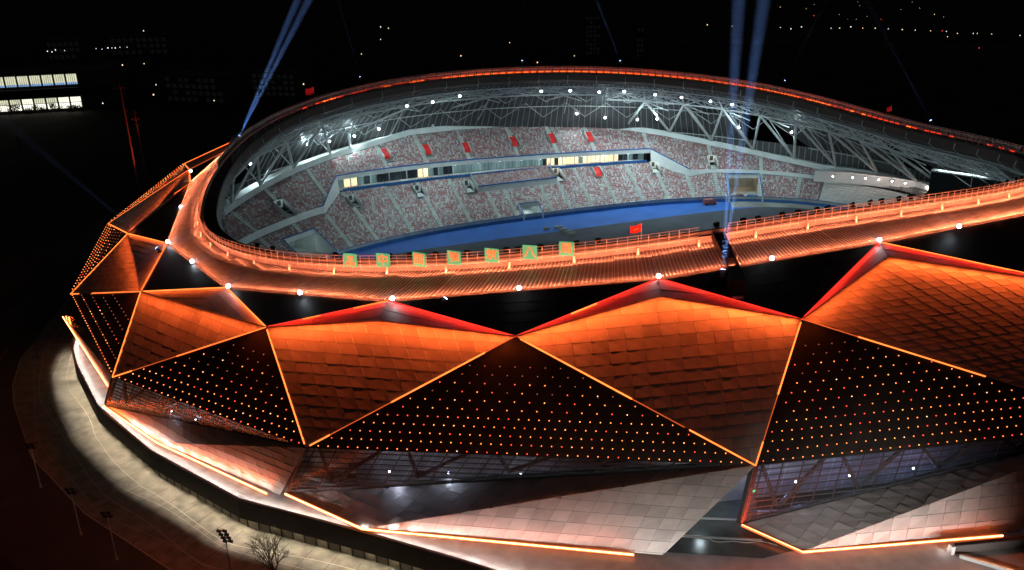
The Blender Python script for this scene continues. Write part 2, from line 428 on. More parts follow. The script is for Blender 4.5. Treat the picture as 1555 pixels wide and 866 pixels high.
def area2(p): return .5*abs(sum(p[i-1][0]*p[i][1]-p[i][0]*p[i-1][1] for i in range(len(p))))
def newell(poly):
    c = sum(poly)/len(poly); return nrm(sum(np.cross(poly[i-1]-c, poly[i]-c) for i in range(len(poly))))
def tiles(poly, udir, vdir, du, dv, name, mats, parent, lift=.05, shingle=.10, fold=.07, gap=.03, jitter=.035, brick=.0, back=None, joined=False, outward=None, diag=True, glints=False):
    poly = [np.asarray(p, float) for p in poly]; o = poly[0]
    n = newell(poly)
    if outward is None: outward = np.array([*((sum(poly)/len(poly))[:2]-C0), 6.])
    if n@outward < 0: n = -n
    u = nrm(udir-n*(n@udir)); v = nrm(vdir-n*(n@vdir))
    Mx = np.stack([u*du, v*dv], 1); inv = np.linalg.pinv(Mx)
    q = [tuple(inv@(p-o)) for p in poly]
    as_ = [p[0] for p in q]; bs_ = [p[1] for p in q]
    made = 0; J = MB()
    for j in range(math.floor(min(bs_)), math.ceil(max(bs_))):
        sh = brick*(j % 2)
        for i in range(math.floor(min(as_))-1, math.ceil(max(as_))+1):
            i0 = i+sh
            g1, g2 = gap/du/2, gap/dv/2
            c = clip(clip(clip(clip(list(q), 0, i0+g1, True), 0, i0+1-g1, False), 1, j+g2, True), 1, j+1-g2, False) if len(q) > 2 else []
            if len(c) < 3 or area2(c) < .03: continue
            base_h = lift+random.uniform(0, jitter); sl = shingle*random.uniform(.6, 1.3); fo = fold*random.uniform(.6, 1.3)
            b = J if joined else MB()
            for up in ((True, False) if diag else (None,)):
                cc = c if up is None else clip_diag(c, i0, j, up)
                if len(cc) < 3 or area2(cc) < .004: continue
                V = []; m = len(cc)
                for (a_, b_) in cc:
                    fa, fb = a_-i0, b_-j
                    V.append(o+Mx@A_(a_, b_)+n*(base_h+sl*fb+fo*abs(fa-fb)))
                for (a_, b_) in cc: V.append(o+Mx@A_(a_, b_)+n*.004)
                Fs = [tuple(range(m))]+[(k, (k+1) % m, m+(k+1) % m, m+k) for k in range(m)]
                b.add(V, Fs)
            if not joined: b.obj(name, random.choice(mats), parent)
            made += 1
    if glints:                                            # pale strips painting the glint along the slanting joints, cut at every course
        Sm = MB()
        for i in range(math.floor(min(as_)), math.ceil(max(as_))+1):
            for j in range(math.floor(min(bs_)), math.ceil(max(bs_))):
                c = clip(clip(clip(clip(list(q), 0, i-.012, True), 0, i+.012, False), 1, j+.12, True), 1, j+.93, False)
                if len(c) < 3: continue
                y0, y1 = min(p[1] for p in c), max(p[1] for p in c)
                if y1-y0 < .2 or random.random() < .12: continue
                Sm.bar(o+Mx@A_(i, y0)+n*(lift+.07+shingle*(y0-j)), o+Mx@A_(i, y1)+n*(lift+.07+shingle*(y1-j)), .05, .05, up=n)
        if Sm.n: Sm.obj('joint_glints', 'seam', parent, kind='stuff')
    if joined and J.n: J.obj(name, mats[0], parent, kind='stuff')
    return made
def plate(poly, name, m, parent, off=0.):
    b = MB(); poly = [np.asarray(p, float) for p in poly]
    n = newell(poly)
    if n@np.array([*((sum(poly)/len(poly))[:2]-C0), 6.]) < 0: n = -n
    k = len(poly); V = [p+n*off for p in poly]+[p+n*(off-.15) for p in poly]
    b.add(V, [tuple(range(k)), tuple(range(2*k-1, k-1, -1))]+[(i, k+i, k+(i+1) % k, (i+1) % k) for i in range(k)])
    return b.obj(name, m, parent), n
def strip_led(a, c, m='led_mid', wdt=.16, out=.12, f0=0., f1=1., up=.06):
    a, c = np.asarray(a, float), np.asarray(c, float)
    a2, c2 = a+(c-a)*f0, a+(c-a)*f1
    mid = (a2+c2)/2; o = nrm([*(mid[:2]-C0), 0])*out+A_(0, 0, up)
    b = MB(); b.bar(a2+o, c2+o, wdt); return b.obj('led_strip', m, ST)

# --- folded kites
H = lambda a, c: nrm(A_(c[0]-a[0], c[1]-a[1], 0))
kites = {2: (2, 3, 2), 1: (1, 2, 1), 0: (0, 1, 0), -1: (-1, 0, -1), -2: (-2, -1, -3), -3: (-3, -2, -4)}
for k, (ml, mr, l) in kites.items():
    A, Cc, Lb, Pk, Tk = Mn[ml], Mn[mr], Ln[l], Pn[k], Tn[k]
    kp, n = plate([A, Pk, Cc, Lb], 'facade_kite', 'cladding_back', ST)
    hu = H(A, Cc)
    vd = {2: Lb-A, 1: Lb-Cc, 0: Lb-A, -1: Lb-A, -2: Lb-Cc, -3: Lb-Cc}[k]
    if k == 1: vd = Lb-(A*.25+Cc*.75)
    if k == 2: vd = Lb-(A*.55+Cc*.45)
    mats = ['cladding', 'cladding', 'cladding_b', 'cladding_c', 'cladding_c']
    big = k in (0, 1, 2, -1)
    poly_l = [A, Pk, Lb]; 
    tiles([A, Pk, Cc, Lb], hu if k != -1 else nrm(Pk-A)*.2+hu, vd, 2.7, 1.75, 'cladding_tile', mats, kp, brick=.0, shingle=.02 if k == 2 else .04, fold=.03 if k == 2 else .045, jitter=.025, gap=.05, glints=True)
    # returns: the two upper faces between the roof edge and the fold
    rt = []
    for q in ([A, Tk, Pk], [Tk, Cc, Pk]):
        rp, rn = plate(q, 'fold_return', 'cladding_back', ST, off=-.01)
        tiles(q, H(q[0], q[1]), nrm(Pk-Tk), 7.5, 1.9, 'return_panel', ['return', 'return', 'cladding_c'], rp, lift=.02, shingle=.03, fold=.03, jitter=.05)
    # wash lights under the fold, one per edge, aimed down the kite
    down = nrm(Lb-(A+Cc)/2)
    for (p, q) in ((A, Pk), (Pk, Cc)):
        Ls = np.linalg.norm(q-p); mid = (p+q)/2
        e = {2: 1200, 1: 1750, 0: 1700, -1: 1150, -2: 800, -3: 750}[k]*Ls/22
        loc = mid+n*1.6
        ed = nrm(q-p); dn = down-ed*(down@ed)
        lamp('AREA', loc, e, ORANGE, kp, aim=nrm(dn)-n*.55, size=Ls*.96, size_y=.25, xdir=q-p, spread=125)
        b = MB(); b.bar(p+n*.16-down*.02, q+n*.16-down*.02, .10, .22); b.obj('light_cove', 'return', kp)
        # red or orange line along the roof-side edge lights the return
    for (p, q) in ((A, Tk), (Tk, Cc)):
        Ls = np.linalg.norm(q-p); mid = (p+q)/2; oo = nrm([*(Pk[:2]-Tk[:2]), 0])
        red = k >= 0
        lamp('AREA', mid+oo*.35+A_(0, 0, .45), (260 if red else 220)*Ls/22, RED if red else ORANGE, kp, aim=nrm(Pk-mid)*.5+oo*.2-A_(0, 0, .55), size=Ls*.95, size_y=.15, xdir=q-p)

# LED lines on the folds
for k in (0, 1, 2):
    strip_led(Mn[k], Tn[k], 'led_red', .16); strip_led(Tn[k], Mn[k+1], 'led_red' if k < 2 else 'led_bright', .16)
strip_led(Mn[0], Tn[0], 'led_mid', .17, f0=.72, f1=1, out=.16); strip_led(Mn[0], Tn[0], 'led_mid', .17, f0=.3, f1=.45, out=.16)
strip_led(Mn[1], Tn[1], 'led_bright', .17, f0=.38, f1=.56, out=.16)
for a, c, m, f0, f1 in [(Mn[0], Ln[0], 'led_bright', .02, .97), (Ln[0], Mn[1], 'led_bright', .42, .86), (Ln[0], Mn[1], 'led_bright', .02, .12), (Ln[0], Mn[1], 'led_dim', .12, .42), (Ln[0], Mn[1], 'led_dim', .86, 1),
                      (Mn[1], Ln[1], 'led_bright', .02, .48), (Mn[1], Ln[1], 'led_dim', .48, .7), (Mn[1], Ln[1], 'led_bright', .72, 1), (Mn[2], Ln[1], 'led_bright', .02, .52), (Mn[2], Ln[1], 'led_dim', .52, .84), (Mn[2], Ln[1], 'led_bright', .84, 1),
                      (Mn[2], Ln[2], 'led_dim', .0, .16), (Mn[2], Ln[2], 'led_bright', .16, .53), (Mn[0], Ln[-1], 'led_mid', 0, .55), (Mn[0], Ln[-1], 'led_dim', .55, .86), (Mn[0], Ln[-1], 'led_bright', .86, 1), (Mn[-1], Ln[-1], 'led_bright', 0, 1),
                      (Mn[-1], Tn[-1], 'led_bright', 0, 1), (Tn[-1], Mn[0], 'led_bright', 0, 1), (Mn[-1], Ln[-3], 'led_mid', 0, .65), (Mn[-1], Ln[-3], 'led_bright', .86, 1), (Ln[-3], Mn[-2], 'led_bright', 0, 1), (Mn[-2], Tn[-2], 'led_bright', 0, 1), (Tn[-2], Mn[-1], 'led_mid', 0, 1),
                      (Mn[-2], Tn[-3], 'led_dim', 0, 1), (Ln[-4], Mn[-2], 'led_bright', 0, 1), (Ln[-4], Mn[-3], 'led_mid', 0, 1), (Mn[-3], Tn[-3], 'led_bright', 0, 1), (Ln[-5], Mn[-4], 'led_mid', 0, 1), (Ln[-5], Mn[-3], 'led_bright', 0, 1), (Mn[-3], Tn[-4], 'led_dim', 0, 1),
                      (Tn[-2], Tn[-3], 'led_bright', 0, 1)]:
    strip_led(a, c, m, .17 if m != 'led_dim' else .10, f0=f0, f1=f1)
e2 = ring(D(163), .055, -1.6); strip_led(Tn[-3], e2, 'led_bright', .3)
# far-left kite, seen edge on
kp, n = plate([Mn[-3], Ln[-5], Mn[-4], Tn[-4]], 'facade_kite', 'cladding_b', ST)
lamp('AREA', (Mn[-3]+Mn[-4])/2+A_(-4, 0, 4), 90, ORANGE, kp, aim=(.2, .1, -1), size=26, size_y=.4, xdir=Mn[-4]-Mn[-3])

# --- dark triangles between roof edge and kites
for q, tl in [((Tn[0], Mn[1], Tn[1]), True), ((Tn[1], Mn[2], Tn[2]), True), ((Tn[2], Mn[3], Tn[3]), False), ((Tn[-1], Mn[0], Tn[0]), False), ((Tn[-2], Mn[-1], Tn[-1]), False), ((Tn[-3], Mn[-2], Tn[-2]), False)]:
    dp, n = plate(q, 'roof_skirt', 'black', ST)
    if tl: tiles(q, H(q[0], q[2]), nrm(q[1]-(q[0]+q[2])/2), 3.6, 1.9, 'skirt_panel', ['dark_panel'], dp, lift=.03, shingle=.05, fold=.04)

# --- dotted triangles: dark panels set with LED lamps on short stems
def led_mesh(m):
    b = MB(); b.tube((0, 0, 0), (0, 0, .30), .04, n=4, mi=0); b.ball((0, 0, .34), .09, mi=1, seg=6, rings=4)
    return b.mesh('led_lamp', ['steel_dark', m])
LEDM = {k: led_mesh(k) for k in ('dot_orange', 'dot_red', 'dot_white', 'dot_amber', 'dot_faint')}
def dots(top, l, r, dense=5, sp=1.5, sp2=2.2, row=1.36, maxn=300):
    dp, n = plate([top, l, r], 'led_panel', 'dark_panel', ST)
    u = nrm(r-l); v = (top-l)-u*((top-l)@u); Hh = np.linalg.norm(v); v = v/Hh
    Lx = np.linalg.norm(r-l); fx = (top-l)@u
    rot = Vector((0, 0, 1)).rotation_difference(Vector(n)).to_euler()
    cnt = 0; extra = MB(); rows = int((Hh-2.4)/row)
    for k in range(rows):
        y = .55+k*row; xa = fx*y/Hh+.7; xb = Lx-(Lx-fx)*y/Hh-.7
        s = sp if k < dense else sp2
        nx = int((xb-xa)/s)
        x0 = (xa+xb)/2-nx*s/2 if k < dense else fx-math.floor((fx-xa)/s)*s+(s/2 if k % 2 else 0)
        x = x0
        while x <= xb:
            p = l+u*x+v*y+n*.01
            c = random.choices(['dot_orange', 'dot_amber', 'dot_red', 'dot_white'], [8, 1.5, 3, .3] if k < dense else [6, .3, 4, .8])[0]
            if k >= rows-2: c = 'dot_faint'
            elif k >= rows-4 and random.random() < .5: c = 'dot_faint'
            if cnt < maxn:
                o = bpy.data.objects.new('led_lamp', LEDM[c]); COL.objects.link(o); o.parent = dp; o.location = p; o.rotation_euler = rot
            else:
                extra.tube(p, p+n*.3, .04, n=4, mi=0); extra.ball(p+n*.34, .125, mi=1)
            cnt += 1; x += s
    if extra.n: extra.obj('led_lamps', ['steel_dark', 'dot_red'], dp, kind='stuff')
    return cnt
nd = [dots(Mn[1], Ln[0], Ln[1]), dots(Mn[2], Ln[1], Ln[2], dense=5, sp=1.55, sp2=2.1), dots(Mn[0], Ln[-1], Ln[0], dense=3, sp=1.5, sp2=2.1, row=1.5),
      dots(Mn[-1], Ln[-3], Ln[-1], dense=2, sp=1.5, sp2=2.0, row=2.3), dots(Mn[-2], Ln[-4], Ln[-3], dense=3, sp=1.6, sp2=1.9, row=2.2), dots(Mn[-3], Ln[-5], Ln[-4], dense=4, sp=1.8, sp2=1.9, row=2.0)]

# --- lower folded panels, glazing between them, floor lines
def lower(name, tris, vd, lw=2.5, lh=1.7):
    pp = None
    for q in tris:
        pp, n = plate(q, 'lower_panel', 'cladding_back', ST)
        tiles(q, H(q[0], q[-1]) if abs(q[0][2]-q[-1][2]) < 3 else H(q[0], q[1]), vd, lw, lh, 'soffit_tile', ['soffit', 'soffit', 'soffit_b'], pp, lift=.03, shingle=.03, fold=.045, jitter=.02, gap=.035, outward=A_(*((q[0][:2]-C0)), 0))
    return pp
lower('left', [(B[-1], Ln[0], Fn['-1a']), (Fn['-1a'], Ln[0], Fn['-1c'])], A_(.3, .5, 1))
lower('mid', [(B[0], Ln[1], Fn['0']), (Fn['0'], Ln[1], Fn['0e'])], A_(.55, .25, 1), 2.7, 1.9)
lower('right', [(B[1], Ln[2], Fn['1']), (Fn['1'], Ln[2], Fn['1e'])], A_(.35, .2, 1), 2.7, 1.9)
lower('far', [(B[-2], Ln[-1], Fn['-2b'])], A_(.3, .3, 1))
for a, c in [(B[-2], Fn['-2b']), (B[-1], Fn['-1a']), (Fn['-1a'], Fn['-1b']), (B[0], Fn['0']), (Fn['0'], Fn['0s']), (B[1], Fn['1']), (Fn['1'], Fn['1s'])]:
    L = np.linalg.norm(c-a); o = nrm([*((a+c)[:2]/2-C0), 0])
    fl = strip_led(a, c, 'led_floor', .30, out=.28, up=.12)
    b = MB(); oo = o*.36+A_(0, 0, .20); b.bar(a+oo, c+oo, .17); b.obj('led_core', 'led_core', fl)
    lamp('AREA', (a+c)/2+o*.9+A_(0, 0, .15), 780*(55 if a is B[1] else max(L, 17))/25, ORANGE, ST, aim=-o*.7+A_(0, 0, .75), size=L*.97, size_y=.2, xdir=c-a)
# glazing: sub-divided panes on mullions with braces and a pale wall behind
def glazing(l, r, bt, blue=0.):
    gp = bpy.data.objects.new('glazing', None); COL.objects.link(gp); gp.parent = ST; gp.matrix_parent_inverse = parent_inv(ST)
    n = nrm(np.cross(r-l, bt-l)); 
    if n@A_(*((l+r)[:2]/2-C0), 0) < 0: n = -n
    tiles([l, r, bt], H(l, r), nrm(bt-l) if abs(bt[2]-l[2]) > 5 else A_(0, 0, -1), 2.5, 1.5, 'glass_pane', ['pane'], gp, lift=.0, shingle=.0, fold=0, gap=.09, jitter=.004, diag=False)
    # mullion grid just behind the panes
    b = MB(); u = nrm(r-l)
    for f in np.linspace(.02, .98, 20):
        a = l+(r-l)*f; e = bt+(r-bt)*f
        b.bar(a-n*.22, e-n*.22, .09, .2)
    for f in np.linspace(.1, .95, 9):
        a = l+(bt-l)*f; e = r+(bt-r)*f*0 if False else l+(r-l)*(1-0)+(bt-r)*f
        b.bar(a-n*.24, e-n*.24, .07, .2)
    b.obj('mullion', 'steel_dark', gp)
    # edge frame and big steel braces inside
    for a, e, r_ in ((l, bt, .55), (l, r, .35), (bt, r, .35)):
        b = MB(); b.bar(a-n*.5, e-n*.5, r_*1.6, .7); b.obj('edge_beam', 'steel_dark', gp)
    k = 5
    for i in range(k):
        f0, f1, f2 = i/k+.02, (i+.5)/k, (i+1)/k
        for a, e in ((l+(r-l)*f0, bt+(r-bt)*f1), (l+(r-l)*f2, bt+(r-bt)*f1)):
            b = MB(); b.tube(a-n*1.6, e-n*1.6, .34, n=8); b.obj('brace', 'steel_dark', gp)
    # the room behind
    inw = -A_(*nrm((l+r)[:2]/2-C0), 0)
    a, c = l+inw*9, r+inw*9
    b = MB(); b.add([(a[0], a[1], 3.9), (c[0], c[1], 3.9), (c[0], c[1], l[2]+.4), (a[0], a[1], l[2]+.4)], [(0, 1, 2, 3)])
    b.add([(*(l+inw*.6)[:2], l[2]+.3), (*(r+inw*.6)[:2], r[2]+.3), (*c[:2], r[2]+.3), (*a[:2], l[2]+.3)], [(0, 1, 2, 3)])
    b.obj('back_wall', 'concrete_dark', gp)
    for f in (.16, .3, .47):
        p = l+(r-l)*f+inw*4.5; p[2] = l[2]-7.0
        b = MB(); b.ball(p, .17, mi=0); b.tube(p+A_(0, 0, .12), p+A_(0, 0, 1.2), .03, n=4, mi=1); b.obj('ceiling_lamp', ['lens_white' if not blue else 'lens_white', 'steel_dark'], gp)
        lamp('POINT', p-A_(0, 0, .3), 420 if not blue else 300, (.75, .8, 1) if not blue else (.5, .6, 1), gp, size=.3)
    if blue:
        for f in (.12, .3, .5):
            p = l+(r-l)*f+inw*4.2; p[2] = 8
            lamp('POINT', p, 620*blue, (.38, .47, 1), gp, size=.5)
    return gp
glazing(Ln[0], Ln[1], B[0]); glazing(Ln[1], Ln[2], B[1], blue=1.0); glazing(Ln[-1], Ln[0], B[-1])
plate((Ln[-3], Ln[-1], B[-2]), 'glazing', 'glass_dark', ST)
# column at the entrance edge of the right glazing, and the entrance recess
b = MB(); b.bar(Ln[1]+A_(.2, .6, -.2), B[1]+A_(.2, .5, -.3), .9, .7); b.obj('edge_column', 'brick_red', ST)
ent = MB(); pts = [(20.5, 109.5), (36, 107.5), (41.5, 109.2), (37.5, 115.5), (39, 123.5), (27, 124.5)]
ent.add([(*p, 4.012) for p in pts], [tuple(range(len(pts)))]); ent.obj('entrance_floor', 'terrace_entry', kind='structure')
for i, (x0, y0, x1, y1) in enumerate(((22., 113.2, 37., 111.6), (24, 117.4, 37.4, 116.2))):
    b = MB(); b.bar((x0, y0, 4.08+.13*i), (x1, y1, 4.08+.13*i), .35, .14); b.obj('entrance_step', 'concrete', ST)
b = MB(); b.add([(22, 125.5, 3.9), (40, 124.2, 3.9), (40, 124.2, 12), (22, 125.5, 12)], [(0, 1, 2, 3)]); b.obj('entrance_wall', 'white_wall', ST)
lamp('POINT', (29.5, 119, 10.2), 260, (.75, .95, 1), ST, size=.5)
b = MB(); b.tube((29.5, 119, 10.4), (29.5, 119, 10.55), .5, n=10); b.obj('ceiling_lamp', 'lens_white', ST)
b = MB(); b.box(A_(36.6, 116.6, 9.4), (1, 0, 0), (0, 1, 0), (0, 0, 1), .35, .08, .16); b.obj('exit_light', 'exit_green', ST)
# cable left lying on the entrance steps
cb = thing('cable', 'thin pale cable lying in loops across the entrance floor', 'cable', (30, 111.8, 4.02))
b = MB(); pr = None
for i in range(60):
    f = i/59; x = 22+17*f; y = 113.4-3.1*f+.35*math.sin(9*f)+.2*math.sin(23*f); p = A_(x, y, 4.30 if y > 111.7 else 4.06)
    if pr is not None: b.tube(pr, p, .035, n=4, cap=False)
    pr = p
link('strand', b.mesh('strand', 'white_wall'), cb)
# walled ramp at the right edge of the terrace
rw = thing('ramp_wall', 'pale ended ramp wall with a dark coping at the bottom right corner of the terrace', 'wall', (64, 108, 4))
b = MB(); b.bar((64.1, 107.9, 4.72), (84, 110.2, 4.72), .45, 1.42); b.obj('wall_body', 'far_wall', rw)
b = MB(); b.bar((64.3, 107.9, 5.5), (84, 110.2, 5.5), .62, .14); b.obj('coping', 'parapet', rw)
b = MB(); b.bar((63.55, 107.83, 4.74), (64.08, 107.9, 4.74), .9, 1.46); b.obj('end_post', 'white_wall', rw)
b = MB(); b.bar((64.6, 106.9, 4.28), (74, 101.2, 4.28), .35, .55); b.obj('side_kerb', 'white_wall', rw)
b = MB(); b.bar((64.9, 107.2, 4.10), (74.3, 101.5, 4.10), .12); b.obj('led_strip', 'led_mid', rw)
lamp('AREA', (70, 104.7, 5.2), 90, (1, .36, .12), rw, aim=(-.5, -.85, -.45), size=9, size_y=.15, xdir=(9.4, -5.7, 0))
lamp('POINT', (62.9, 108.4, 4.9), 40, (1, .9, .85), rw, size=.1)
# terrace floor lights along the parapet: low bollard heads washing the floor and the panels
pl = []
for i in range(2, 13):
    a, c = terr[i], terr[i+1]; L = np.linalg.norm(c-a); k = max(1, int(round(L/3.6)))
    for j in range(k):
        p = a+(c-a)*(j+.5)/k; nin = nrm(C0-p)
        if min(np.linalg.norm(p-f[:2]) for f in Fn.values()) > 3.2: pl.append((p, nin, i))
wl_ = thing('terrace_lights', 'row of small white wall lights along the inner face of the parapet', 'lights', (*terr[6], 4.7))
for i in range(2, 12):                                    # added unseen strip light above the parapet, washing the terrace floor
    a, c = terr[i], terr[i+1]; L = np.linalg.norm(c-a); nin = nrm(A_(-(c-a)[1], (c-a)[0])); mid = (a+c)/2+nin*.2
    lamp('AREA', (*mid, 4.75), (23 if i < 9 else 28)*L, (1, .88, .80), wl_, aim=(nin[0], nin[1], -.45), size=L*.97, size_y=.08, xdir=(*(c-a), 0))
for (p, nin, i) in pl:
    q = p+nin*.10
    b = MB(); b.box((*q, 4.12), (*nin, 0), (-nin[1], nin[0], 0), (0, 0, 1), .05, .16, .05); b.obj('lamp_head', 'lamp_face', wl_)
    lamp('SPOT', (*(q+nin*.1), 4.8 if i < 11 else 6.4), (900 if i < 7 else 900 if i < 10 else 1100 if i < 11 else 1300 if i < 12 else 4600), (1, .92, .86), wl_, aim=(nin[0], nin[1], .06 if i < 7 else .12), size=.06, spot=66, blend=1)  # rightmost spots float unseen above their heads, added to brighten the right panel

# --- roof ring: bays of standing-seam sheet between the catwalk and the outer edge
Tl = [Tn[k] for k in (-4, -3, -2, -1, 0, 1, 2, 3)]
tk = np.unwrap([t_of(p) for p in Tl])
extra_t = np.linspace(tk[-1]+.12, tk[0]+2*math.pi-.12, 26)
outer_pts = Tl+[ring(t, .09, -2.2) for t in extra_t]+[Tl[0]]
outer_t = np.r_[tk, extra_t, tk[0]+2*math.pi]
def outer(t):
    t = (t-tk[0]) % (2*math.pi)+tk[0]
    i = min(int(np.searchsorted(outer_t, t, side='right'))-1, len(outer_t)-2)
    f = (t-outer_t[i])/(outer_t[i+1]-outer_t[i]); return outer_pts[i]+(outer_pts[i+1]-outer_pts[i])*f
def innr(t): return ring(t, .001, -1.5)
bay_edges = []
for i in range(len(outer_t)-1):
    L = np.linalg.norm(outer_pts[i+1]-outer_pts[i]); k = max(1, int(round(L/6.5)))
    bay_edges += [outer_t[i]+(outer_t[i+1]-outer_t[i])*j/k for j in range(k)]
bay_edges.append(outer_t[-1])
STAIR_T = (t_of(A_(33.9, 131, 42))-.0) % (2*math.pi)
for i in range(len(bay_edges)-1):
    t0, t1 = bay_edges[i], bay_edges[i+1]
    near_ = outer(t0)[1] < 235 and outer(t0)[0] < 115
    b = MB(); L = np.linalg.norm(outer(t1)-outer(t0)); k = max(2, int(L/.62)) if near_ else 2
    ts = np.linspace(t0+.0012, t1-.0012, k+1)
    jz = random.uniform(0, .05)
    # sheet in three courses, each lapping the next
    for c0, c1, dz in ((0, .42, .10), (.40, .78, .05), (.76, 1, .0)):
        P = np.array([[innr(t)*(1-c)+outer(t)*c+A_(0, 0, dz+jz) for t in ts] for c in (c0, c1)]); b.grid(P)
    if near_:
        for t in ts:
            a, e = innr(t)+A_(0, 0, .14+jz), outer(t)+A_(0, 0, .09+jz)
            b.bar(a, e, .11, .20, mi=1)
    rs = b.obj('roof_sheet', ['roof', 'seam'], ST)
    if near_:
        b = MB(); b.bar(outer(t0)+A_(0, 0, .06), outer(t1)+A_(0, 0, .06), .30, .28); b.obj('eave_trim', 'parapet', rs)
        mid = (outer(t0)+outer(t1))/2; mi_ = (innr(t0)+innr(t1))/2; inw = nrm(mi_-mid)
        pw = 1.0 if mid[0] > -36 else .5
        lamp('AREA', mid-inw*.35+A_(0, 0, .42), 880*pw*L/6.5, ORANGE2, rs, aim=inw-A_(0, 0, .16), size=L*.95, size_y=.12, xdir=outer(t1)-outer(t0))
        lamp('AREA', mi_-inw*1.6+A_(0, 0, .5), 220*pw*L/6.5, ORANGE2, rs, aim=inw*.9-A_(0, 0, .25), size=L*.9, size_y=.1, xdir=outer(t1)-outer(t0))
# --- catwalk ring: deck, upstand, rails, posts, brackets, fascia
NT = 120; tt = np.linspace(-math.pi, math.pi, NT+1)
for i in range(NT):
    ta = tt[i:i+2]; tm = ta.mean()
    near_ = ring(tm, 0, 0)[1] < 232
    b = MB()   # deck slab and gutter
    b.grid(np.array([ring(ta, .004, -.05), ring(ta, -.030, -.05)]), mi=0)
    b.grid(np.array([ring(ta, -.030, -.05), ring(ta, -.030, -.45)]), mi=0)
    b.grid(np.array([ring(ta, .004, -.35), ring(ta, .004, -.05)]), mi=1)
    b.grid(np.array([ring(ta, .004, -.35), ring(ta, -.030, -.45)]), mi=0)
    b.grid(np.array([ring(ta, -.001, -.35), ring(ta, -.001, -1.7)]), mi=2); dk = b.obj('catwalk_deck', ['gutter', 'return', 'upstand'], ST)
    b = MB(); b.grid(np.array([ring(ta, -.002, -.04), ring(ta, -.002, .62)])); b.grid(np.array([ring(ta, -.0035, -.04), ring(ta, -.0035, .62)])); b.obj('kick_plate', 'upstand', dk)
    gap = abs(((tm-STAIR_T+math.pi) % (2*math.pi))-math.pi) < .022
    if not gap:
        b = MB()
        for h, r in ((.12, .06), (.62, .045), (1.15, .045), (1.65, .06)):
            b.tube(ring(ta[0], .005, h), ring(ta[1], .005, h), r, n=4, cap=False)
        b.obj('hand_rail', 'rail', dk)
        nP = 3
        for j in range(nP):
            t = ta[0]+(ta[1]-ta[0])*j/nP
            b = MB(); b.bar(ring(t, .005, -.5), ring(t, .005, 1.68), .07, up=(1, 0, 0)); b.obj('rail_post', 'rail', dk)
    if i % 2 == 0 and near_:
        b = MB(); p = ring(ta[0], .008, -.35); q = ring(ta[0], .012, -1.75); q = A_(p[0]+(q[0]-p[0])*.6, p[1]+(q[1]-p[1])*.6, q[2])
        b.tube(p, q, .22, n=8); b.box(q+A_(0, 0, .08), (1, 0, 0), (0, 1, 0), (0, 0, 1), .34, .34, .1); b.obj('catwalk_bracket', 'rail', ST)
    # inner fascia, tilted back, with a batten at every joint
    b = MB(); b.grid(np.array([ring(ta, -.031, -.4), ring(ta, -.039, -2.1), ring(ta, -.024, -3.3)]))
    fp = b.obj('fascia_panel', 'fascia', ST)
    if i % 2 == 0:
        b = MB(); b.bar(ring(ta[0], -.042, -.6), ring(ta[0], -.045, -2.1), .16, up=(1, 0, 0)); b.bar(ring(ta[0], -.045, -2.1), ring(ta[0], -.024, -3.5), .16, up=(1, 0, 0)); b.obj('fascia_batten', 'lining_rib', fp)
    # gallery lights on the far side: lit cells behind the inner edge rail
    P = ring(tm, 0, 0)
    td = math.degrees(tm)
    if P[1] > 200 and -25 < td < 160:
        b = MB()
        for h, r in ((.55, .05), (1.1, .05), (1.7, .06)): b.tube(ring(ta[0], -.028, h), ring(ta[1], -.028, h), r, n=4, cap=False)
        for j in range(2):
            t = ta[0]+(ta[1]-ta[0])*j/2; b.bar(ring(t, -.028, -.1), ring(t, -.028, 1.75), .22, up=(1, 0, 0))
        b.obj('inner_rail', 'steel_dark', dk)
        inten = np.interp(td, [-20, 4, 14, 40, 70, 95, 112, 118, 140], [.05, .15, .5, 1, 1.1, .9, .5, .2, .03])
        if td < 128:
            for j in range(2):
                t0_, t1_ = ta[0]+(ta[1]-ta[0])*(j+.12)/2, ta[0]+(ta[1]-ta[0])*(j+.88)/2
                if random.random() < .5+inten*.5:
                    b = MB(); b.bar(ring(t0_, -.006, .12), ring(t1_, -.006, .12), .14); b.obj('gallery_led', 'gallery_led' if inten > .7 or random.random() < inten else 'gallery_red', dk)
        lamp('AREA', ring(tm, -.014, .25), 60*inten, (1, .06, .012), dk, aim=ring(tm, .02, .9)-ring(tm, -.014, .25), size=4, size_y=.1, xdir=ring(ta[1], 0, 0)-ring(ta[0], 0, 0))
        b = MB(); b.grid(np.array([ring(ta, .003, -.04), ring(ta, .006, 1.35)])); b.obj('gallery_back', 'return', dk)
    if near_ and i % 2 == 1:
        lamp('AREA', ring(tm, .030, -1.0), 150, ORANGE2, dk, aim=ring(tm, 0, .5)-ring(tm, .030, -1.1), size=8, size_y=.1, xdir=ring(ta[1], 0, 0)-ring(ta[0], 0, 0))
